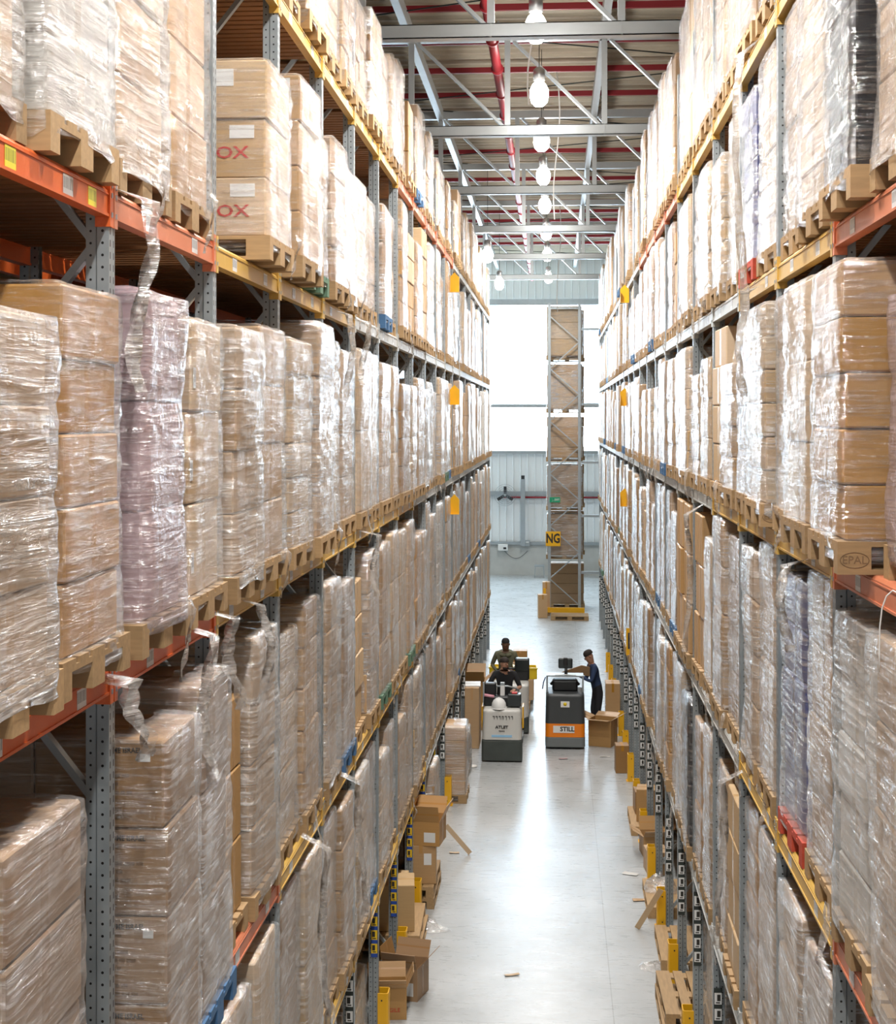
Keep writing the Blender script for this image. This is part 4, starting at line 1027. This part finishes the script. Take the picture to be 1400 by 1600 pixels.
# ------------------------------------------------------------------ people
M['skin'] = plain('skin', (.42, .22, .14), .5); M['skin_d'] = plain('dark_skin', (.16, .08, .045), .5)
M['shirt_black'] = plain('black_cloth', (.012, .012, .014), .85); M['trouser'] = plain('dark_trousers', (.012, .013, .018), .85)
M['olive'] = plain('olive_cloth', (.13, .13, .08), .9); M['navy'] = plain('navy_cloth', (.02, .04, .10), .85); M['navy_top'] = plain('grey_navy_cloth', (.04, .055, .085), .85)
M['hair'] = plain('dark_hair', (.02, .012, .008), .8); M['shoe'] = plain('shoe_leather', (.02, .018, .015), .5); M['eye'] = plain('eye_dark', (.02, .015, .01), .3)
def human(name, label, loc, rz, J, mats, sc=1.0, cap=None, beard=False, hood=None):
    """J: joint positions in body space, facing -y. mats: (skin, top, bottom)"""
    skin, top, bottom = mats
    V = []; E = []; R = []; TG = []
    def v(p, r, tg): V.append(tuple(p)); R.append(r); TG.append(tg); return len(V)-1
    pel = v(J['pelvis'], (.15, .11), 'b')
    sp = v(J['spine'], (.145, .10), 't'); ch = v(J['chest'], (.165, .115), 't'); nb = v(J['neck'], (.066, .066), 's')
    hb = v(J['jaw'], (.078, .085), 's'); hm = v(J['head'], (.088, .102), 's'); ht = v(J['crown'], (.068, .078), 's')
    E += [(pel, sp), (sp, ch), (ch, nb), (nb, hb), (hb, hm), (hm, ht)]
    for s in ('l', 'r'):
        a = v(J['sh_'+s], (.065, .065), 't'); b = v(J['el_'+s], (.046, .046), 'e'); c = v(J['wr_'+s], (.028, .03), 'w')
        E += [(ch, a), (a, b), (b, c)]
        w_ = Vector(J['wr_'+s]); d = (w_-Vector(J['el_'+s])).normalized(); side = d.cross(Vector((0, 0, 1))).normalized()
        pm = v(w_+d*.05, (.034, .018), 's'); E.append((c, pm))
        for q, (off, L_) in enumerate(((-.03, .062), (-.01, .072), (.01, .068), (.03, .052))):
            f0 = v(w_+d*.09+side*off, (.010, .010), 's'); f1 = v(w_+d*(.09+L_*.55)+side*off*1.1+Vector((0, 0, -.012)), (.009, .009), 's'); f2 = v(w_+d*(.09+L_*.8)+side*off*1.1+Vector((0, 0, -.035)), (.008, .008), 's')
            E += [(pm, f0), (f0, f1), (f1, f2)]
        sg = 1 if s == 'l' else -1
        t0 = v(w_+d*.035+side*.04*sg, (.011, .011), 's'); t1 = v(w_+d*.075+side*.058*sg+Vector((0, 0, -.01)), (.009, .009), 's'); E += [(pm, t0), (t0, t1)]
        hp = v(J['hip_'+s], (.092, .095), 'b'); kn = v(J['kn_'+s], (.06, .062), 'b'); an = v(J['an_'+s], (.043, .045), 'b')
        hl = v(Vector(J['an_'+s])+Vector((0, .02, -.05)), (.04, .035), 'f'); to = v(Vector(J['an_'+s])+Vector((0, -.15, -.065)), (.042, .026), 'f')
        E += [(pel, hp), (hp, kn), (kn, an), (an, hl), (hl, to)]
    me = bpy.data.meshes.new('body'); me.from_pydata(V, E, []); me.update()
    o = bpy.data.objects.new('tmp_body', me); COL.objects.link(o)
    md = o.modifiers.new('s', 'SKIN'); md.use_smooth_shade = True
    for i, r in enumerate(R): me.skin_vertices[0].data[i].radius = r
    me.skin_vertices[0].data[0].use_root = True
    o.modifiers.new('u', 'SUBSURF').levels = 2
    dg = bpy.context.evaluated_depsgraph_get(); dg.update()
    m2 = bpy.data.meshes.new_from_object(o.evaluated_get(dg)); bpy.data.objects.remove(o)
    m2.name = 'body'; m2.materials.clear()
    for m_ in (skin, top, bottom, M['shoe']): m2.materials.append(m_)
    segs = [(Vector(V[a]), Vector(V[b]), TG[a], TG[b]) for a, b in E]
    for p in m2.polygons:
        c = p.center; best = 9; tg = 's'
        for A, B, ta, tb in segs:
            d = B-A; f = max(0, min(1, (c-A).dot(d)/max(d.length_squared, 1e-9))); dist = (A+d*f-c).length
            if dist < best:
                best = dist
                if ta == 'e': tg = 't' if f < .9 or not mats_short else 's'
                elif tb == 'e': tg = 't'
                elif ta == 't' and tb == 's': tg = 't' if f < .55 else 's'
                elif ta == 'b' and tb == 't': tg = 'b' if f < .25 else 't'
                else: tg = tb if f > .5 or ta != 't' else ta
                if ta == 'w': tg = 's'
                if ta == 'e': tg = 's' if (mats_short and f > -1) else ('t' if f < .92 else 's')
        p.material_index = {'s': 0, 't': 1, 'b': 2, 'f': 3, 'w': 0}[tg]; p.use_smooth = True
    root = thing(name, label, 'person', loc, rz); root.scale = (sc, sc, sc)
    link('body', m2, root)
    hd = Vector(J['head']); fw = (hd+Vector(J.get('face', (0, -.1, 0)))) ; f = Vector(J.get('face', (0, -1, 0))).normalized(); rt = f.cross(Vector((0, 0, 1))).normalized(); up = rt.cross(f)
    Tm = Matrix.Translation(hd) @ Matrix((rt, -f, up)).transposed().to_4x4()     # local -y = face direction
    b = MB().mat(skin); b.lathe([(.0, .03), (.01, .02), (.016, 0), (.0, -.012)], 8, Tm @ Matrix.Translation((0, -.098, -.005))); obj('nose', b, root)
    for s in (-1, 1):
        b = MB().mat(M['eye']); b.lathe([(0, .007), (.010, .004), (.010, -.004), (0, -.007)], 8, Tm @ Matrix.Translation((s*.03, -.09, .02))); obj('eye', b, root)
        b = MB().mat(skin); b.lathe([(0, .03), (.014, .018), (.014, -.016), (0, -.03)], 8, Tm @ Matrix.Translation((s*.08, .005, 0))); obj('ear', b, root)
    b = MB().mat(plain('lips', (.25, .09, .07), .5)); b.box(-.022, .022, -.094, -.086, -.052, -.042, Tm); obj('mouth', b, root)
    hm_ = M['hair'] if cap is None else cap
    prof = [(.0, .135), (.05, .125), (.080, .098), (.090, .065), (.092, .035)] if cap else [(.0, .128), (.05, .12), (.086, .09), (.098, .055), (.097, .03)]
    b = MB().mat(hm_).lathe(prof, 20, Tm @ Matrix.Translation((0, .012, 0)) @ Matrix.Rotation(-.22, 4, 'X') @ Matrix.Diagonal((.95, 1.12, 1, 1)))
    obj('cap' if cap else 'hair', b, root)
    if beard:
        b = MB().mat(M['hair']); b.smooth = True
        b.lathe([(.03, -.045), (.066, -.05), (.074, -.07), (.055, -.105), (.0, -.12)], 16, Tm @ Matrix.Translation((0, -.028, 0)) @ Matrix.Diagonal((.95, .98, 1, 1))); obj('beard', b, root)
    if hood:
        n = Vector(J['neck']); b = MB().mat(hood)
        b.tube([(n.x+.13*math.cos(a), n.y+.03+.11*math.sin(a), n.z-.05+.035*math.sin(a)) for a in [i*math.pi/8-math.pi/2*1 for i in range(17)]], .042, 10); obj('hood', b, root)
    return root
def base_joints(lean=0, crouch=0, face=(0, -1, -.15)):
    z0 = .93-crouch
    return dict(pelvis=(0, 0, z0), spine=(0, -.02-lean*.3, z0+.20), chest=(0, -.03-lean*.7, z0+.42), neck=(0, -.02-lean*.85, z0+.52), jaw=(0, -.035-lean*1.05, z0+.595), head=(0, -.04-lean*1.2, z0+.665), crown=(0, -.035-lean*1.25, z0+.735),
        sh_l=(.19, -.02-lean*.75, z0+.46), sh_r=(-.19, -.02-lean*.75, z0+.46), hip_l=(.1, 0, z0-.06), hip_r=(-.1, 0, z0-.06), kn_l=(.11, -.03-crouch*.8, z0*.52), kn_r=(-.11, -.03-crouch*.8, z0*.52), an_l=(.11, .02, .09), an_r=(-.11, .02, .09), face=face)
# driver of the white truck
J = base_joints(.10, .04, (.55, -.8, -.1)); J.update(el_l=(.30, -.14, 1.10), wr_l=(.20, -.38, 1.09), el_r=(-.33, -.16, 1.10), wr_r=(-.30, -.40, 1.10))
mats_short = True
human('person', 'bearded person in a black short-sleeved shirt driving the white truck', (-.98, 28.6, .121), 0, J, (M['skin'], M['shirt_black'], M['trouser']), 1.0, None, True)
mats_short = False
J = base_joints(.07, .04, (.0, -1, -.25)); J.update(el_l=(.27, -.06, 1.10), wr_l=(.14, -.30, 1.05), el_r=(-.29, -.02, 1.10), wr_r=(-.16, -.27, 1.0))
human('person', 'person in an olive hooded sweatshirt and dark cap behind the driver', (-1.05, 31.15, .101), 0, J, (M['skin_d'], M['olive'], M['trouser']), 1.0, M['shirt_black'], False, M['olive'])
J = base_joints(.13, .0, (.0, -.75, -.65)); J.update(el_l=(.24, -.20, 1.12), wr_l=(.10, -.42, 1.22), el_r=(-.24, -.18, 1.10), wr_r=(-.08, -.40, 1.20)); J['kn_r'] = (-.10, -.08, .5)
human('person', 'person in navy sweater and dark beanie standing with bowed head by carton', (.86, 30.0, .002), -math.pi/2+.25, J, (M['skin'], M['navy'], M['trouser']), 1.0, M['hair'], True)

# ------------------------------------------------------------------ trucks
M['truck_white'] = plain('cream_white_paint', (.62, .61, .57), .35, noise_amt=.08); M['truck_grey'] = plain('anthracite_paint', (.045, .05, .052), .45, noise_amt=.1)
M['truck_orange'] = plain('truck_orange', (.85, .22, .005), .35); M['skirt'] = plain('grey_skirt', (.16, .175, .175), .5, noise_amt=.1)
M['bumper'] = plain('worn_dark_bumper', (.055, .065, .058), .65, noise_amt=.35, scale=4); M['red_bright'] = plain('red_plastic', (.65, .03, .03), .4); M['pink'] = plain('pink_sleeve', (.75, .35, .42), .5)
M['bin_yellow'] = plain('yellow_bin', (.80, .58, .02), .4); M['screen'] = plain('dark_screen', (.02, .025, .025), .15); M['lightblue'] = plain('light_blue_stripe', (.30, .55, .78), .5)
def rounded(w_, d_, z0, z1, r, mat, seg=5, taper=0, top_r=0):
    """body with rounded vertical corners, front towards -y, origin at front-centre"""
    b = MB().mat(mat); poly = []
    for cx, cyy, a0 in ((w_/2-r, d_-r, 0), (-w_/2+r, d_-r, 90), (-w_/2+r, r, 180), (w_/2-r, r, 270)):
        for i in range(seg+1): a = (a0+90*i/seg)*D2R; poly.append((cx+r*math.cos(a), cyy+r*math.sin(a)))
    lv_ = [(z0, 0), (z1-top_r, taper)]
    if top_r: lv_ += [(z1-top_r*(1-math.sin(a*math.pi/8)), taper+top_r*(1-math.cos(a*math.pi/8))) for a in (1, 2, 3, 4)]
    n = len(poly); vs = []
    for z, ins in lv_:
        for x, y_ in poly:
            vs.append((x*(1-ins*2/w_), (y_-d_/2)*(1-ins*2/d_)+d_/2, z))
    fs = [(i*n+j, i*n+(j+1) % n, (i+1)*n+(j+1) % n, (i+1)*n+j) for i in range(len(lv_)-1) for j in range(n)]
    fs += [tuple(range(n))[::-1], tuple(range((len(lv_)-1)*n, len(lv_)*n))]
    b.smooth = False; b.add(vs, fs); return b
# white truck, front face at D 27.4
t = thing('order_picker_truck', 'cream-white pallet truck with dark bumper and a white helmet on top', 'truck', (-1.0, 27.45, 0))
obj('bumper', rounded(.76, .35, .03, .42, .06, M['bumper'], top_r=.04), t)
obj('body', rounded(.74, .62, .42, .98, .09, M['truck_white'], taper=.015, top_r=.06), t)
obj('chassis', MB().mat(M['rubber']).box(-.33, .33, .36, .72, .06, .4), t)
obj('platform', MB().mat(M['rubber']).box(-.34, .34, .72, 1.70, .06, .12), t)
for s in (-1, 1): obj('fork', MB().mat(M['galv']).box(s*.27-.09, s*.27+.09, 1.70, 2.3, .06, .12), t)
obj('console', MB().mat(M['black']).box(-.35, .34, .34, .56, .98, 1.16, c=.02).box(-.34, -.12, .42, .58, 1.16, 1.4, c=.02), t)
obj('side_unit', MB().mat(M['screen']).box(.1, .36, .18, .38, 1.0, 1.24, c=.02), t)
obj('red_cap', MB().mat(M['red_bright']).box(.18, .28, .2, .3, 1.24, 1.27, c=.006), t)
obj('steering_column', MB().mat(M['galv']).box(-.045, .045, .40, .47, 1.1, 1.42, c=.01), t)
obj('column_display', MB().mat(M['label']).box(-.04, .04, .385, .4, 1.17, 1.36), t)
obj('handlebar', MB().mat(M['galv']).tube([(-.30, .62, 1.22), (-.26, .55, 1.28), (-.1, .5, 1.33), (.1, .5, 1.33), (.26, .55, 1.28), (.30, .62, 1.22)], .018, 8), t)
obj('side_post', MB().mat(M['galv']).box(-.37, -.34, .38, .41, .98, 1.42), t)
for s in (-1, 1): obj('side_rail', MB().mat(M['guard']).box(s*.385-.012, s*.385+.012, .45, .85, .55, .95), t)
obj('stripe', MB().mat(M['lightblue']).box(-.19, .19, -.004, .002, .47, .51), t)
text('lettering', 'ATLET', .075, M['ink'], t, (0, -.002, .655), ROT_CAM, .004, 1.1, .002)
text('lettering', 'TEMPO', .035, M['ink'], t, (0, -.002, .58), ROT_CAM, .004)
# bold stencilled Hebrew-like characters built from strokes
b = MB().mat(M['ink'])
for i, g_ in enumerate(('l7', '7', '1', 'n', 'l', '1', '7')):
    x = -.17+i*.057; z = .80
    b.box(x, x+.035, -.0, .006, z+.05, z+.062)
    if g_ != 'n': b.box(x+.026, x+.036, 0, .006, z, z+.06)
    else: b.box(x, x+.009, 0, .006, z, z+.06); b.box(x+.026, x+.036, 0, .006, z, z+.06)
obj('lettering', b, t)
# helmet on the truck
t = thing('helmet', 'white safety helmet resting on the white truck', 'helmet', (-1.06, 27.62, .982))
obj('shell', MB().mat(M['label']).lathe([(0, .19), (.05, .183), (.1, .15), (.13, .09), (.138, .03), (.138, .01)], 24, Matrix.Diagonal((1, 1.15, 1, 1))), t)
obj('brim', MB().mat(M['label']).lathe([(.136, .012), (.152, .004), (.152, 0), (.13, .004)], 24, Matrix.Diagonal((1, 1.2, 1, 1))), t)
obj('ridge', MB().mat(M['label']).tube([(0, -.15+.03*i, .02+.178*math.sin(math.pi*(i+.3)/10.6)) for i in range(11)], .008, 6), t)
tagged('pink_sleeve', MB().mat(M['pink']).tube([(-.09, 0, 0), (.09, .02, -.03)], .028, 10), 'rolled pink sleeve lying on the white truck console', 'sleeve', None, (-1.25, 27.78, 1.19))
tagged('carton_sheet', MB().mat(M['card_white']).box(-.15, .15, -.25, .25, 0, .02), 'white flattened sheet on the carton stack beside the driver', 'sheet', None, (-1.62, 28.9, 1.185), (0, 0, .05))
closed_box((-1.62, 28.9, .001), (.28, .7, 1.18), 0, 'tall tan carton stack beside the white truck driver')
# second truck with the man behind (side of it shows right of the driver)
t = thing('order_picker_truck', 'white truck with dark control unit driven behind the bearded driver', 'truck', (-.92, 29.95, 0))
obj('body', rounded(.74, .7, .1, 1.0, .09, M['truck_white'], top_r=.06), t)
obj('bumper', rounded(.76, .3, .03, .35, .06, M['bumper'], top_r=.03), t)
obj('platform', MB().mat(M['rubber']).box(-.34, .34, .7, 1.7, .06, .10), t)
obj('console', MB().mat(M['black']).box(.08, .38, .5, .72, 1.0, 1.45, c=.03).box(-.3, .08, .5, .65, 1.0, 1.15, c=.02), t)
obj('screen', MB().mat(M['screen']).box(.1, .36, .48, .5, 1.2, 1.42, c=.005), t)
obj('handlebar', MB().mat(M['black']).tube([(-.3, .85, 1.15), (-.2, .78, 1.2), (.1, .78, 1.2), (.2, .85, 1.15)], .018, 8), t)
for s in (-1, 1): obj('fork', MB().mat(M['galv']).box(s*.27-.09, s*.27+.09, 1.7, 4.3, .06, .12), t)
# load behind: pallets with yellow bins
loose_pallet((-.95, 32.5, .121), math.pi/2, 'wooden pallet carried on the rear truck forks')
closed_box((-1.2, 32.45, .266), (.45, .55, .45), 0, 'tan carton carried low on the rear truck', 'card_pale')
closed_box((-.7, 32.45, .266), (.45, .55, .45), 0, 'second tan carton carried low on the rear truck', 'card')
def bin_(loc, lb, rz=0):
    t = thing('storage_bin', lb, 'bin', loc, rz, 'yellow storage bins on the rear truck')
    b = MB().mat(M['bin_yellow']); w_, d_, h_ = .5, .4, .24
    for a in range(4):
        T = Matrix.Rotation(a*math.pi/2, 4, 'Z'); L_, q = (w_, d_) if a % 2 == 0 else (d_, w_)
        b.box(-L_/2, L_/2, -q/2, -q/2+.012, 0, h_, T)
    b.box(-w_/2, w_/2, -d_/2, d_/2, 0, .01); obj('body', b, t)
    b = MB().mat(M['bin_yellow']); 
    for s in (-1, 1): b.box(-w_/2-.015, w_/2+.015, s*d_/2-.015, s*d_/2+.015, h_-.02, h_+.01); b.box(s*w_/2-.015, s*w_/2+.015, -d_/2, d_/2, h_-.02, h_+.01)
    obj('rim', b, t); return t
bin_((-1.2, 32.45, .717), 'yellow storage bin behind the person in the olive sweatshirt')
bin_((-.66, 32.4, .717), 'yellow storage bin beside the one behind the hooded person', .05)
closed_box((-.80, 33.6, .888), (.32, .3, .25), 0, 'small carton with white top behind the yellow bins', 'card')
loose_pallet((-.9, 33.72, .121), math.pi/2, 'second wooden pallet carried on the rear truck')
closed_box((-.85, 33.6, .266), (.5, .5, .62), 0, 'carton under the small white-topped one behind the bins', 'card_pale')
# STILL truck
t = thing('order_picker_truck', 'orange and dark grey order picker truck parked with a monitor on top', 'truck', (.185, 28.6, 0))
obj('skirt', rounded(.77, .9, .05, .24, .08, M['skirt'], top_r=.02), t)
obj('orange_band', rounded(.765, .88, .24, .50, .09, M['truck_orange']), t)
obj('hood', rounded(.765, .88, .50, 1.07, .09, M['truck_grey'], taper=.01, top_r=.06), t)
obj('wheel_base', MB().mat(M['rubber']).box(-.33, .33, .05, 1.9, .02, .1), t)
obj('platform', MB().mat(M['rubber']).box(-.36, .36, .95, 1.9, .1, .16), t)
for s in (-1, 1): obj('guard_post', MB().mat(M['galv']).box(s*.35-.018, s*.35+.018, .3, .36, 1.05, 1.38), t)
obj('tray_shelf', MB().mat(M['galv']).box(-.36, .36, .28, .62, 1.36, 1.385), t)
obj('control_unit', MB().mat(M['black']).box(-.25, .25, .3, .55, 1.06, 1.3, c=.04), t)
for s in (-1, 1): obj('hand_grip', MB().mat(M['black']).tube([(s*.12, .35, 1.22), (s*.22, .33, 1.27), (s*.27, .38, 1.2)], .03, 8), t)
for s in (-1, 1): obj('fork', MB().mat(M['galv']).box(s*.27-.09, s*.27+.09, 1.9, 3.2, .06, .12), t)
obj('strap', MB().mat(M['label']).tube([(-.2, .3, 1.385), (0, .3, 1.4), (.22, .31, 1.385)], .01, 6), t)
mo = obj('monitor_arm', MB().mat(M['black']).tube([(.02, .4, 1.385), (.02, .42, 1.52)], .03, 8), t)
obj('monitor', MB().mat(M['screen']).box(-.13, .15, .40, .46, 1.5, 1.7, c=.02).mat(M['black']).box(-.03, .05, .37, .41, 1.56, 1.72, c=.01), t)
obj('hanging_strap', MB().mat(M['navy']).tube([(-.38, .3, 1.35), (-.42, .28, 1.25), (-.44, .28, 1.12)], .012, 6), t)
obj('sticker', MB().mat(M['label']).box(-.085, .085, -.006, .0, .82, .935), t)
obj('sticker_emblem', MB().mat(M['bin_yellow']).lathe([(0, .0), (.035, 0), (.035, .003), (0, .003)], 16, Matrix.Translation((0, -.006, .88)) @ Matrix.Rotation(math.pi/2, 4, 'X')), t)
obj('sticker', MB().mat(M['label']).box(-.23, .18, -.006, -.002, .325, .46), t)
text('lettering', 'STILL', .12, M['ink'], t, (.04, -.008, .395), ROT_CAM, .001, 1.0, .004)
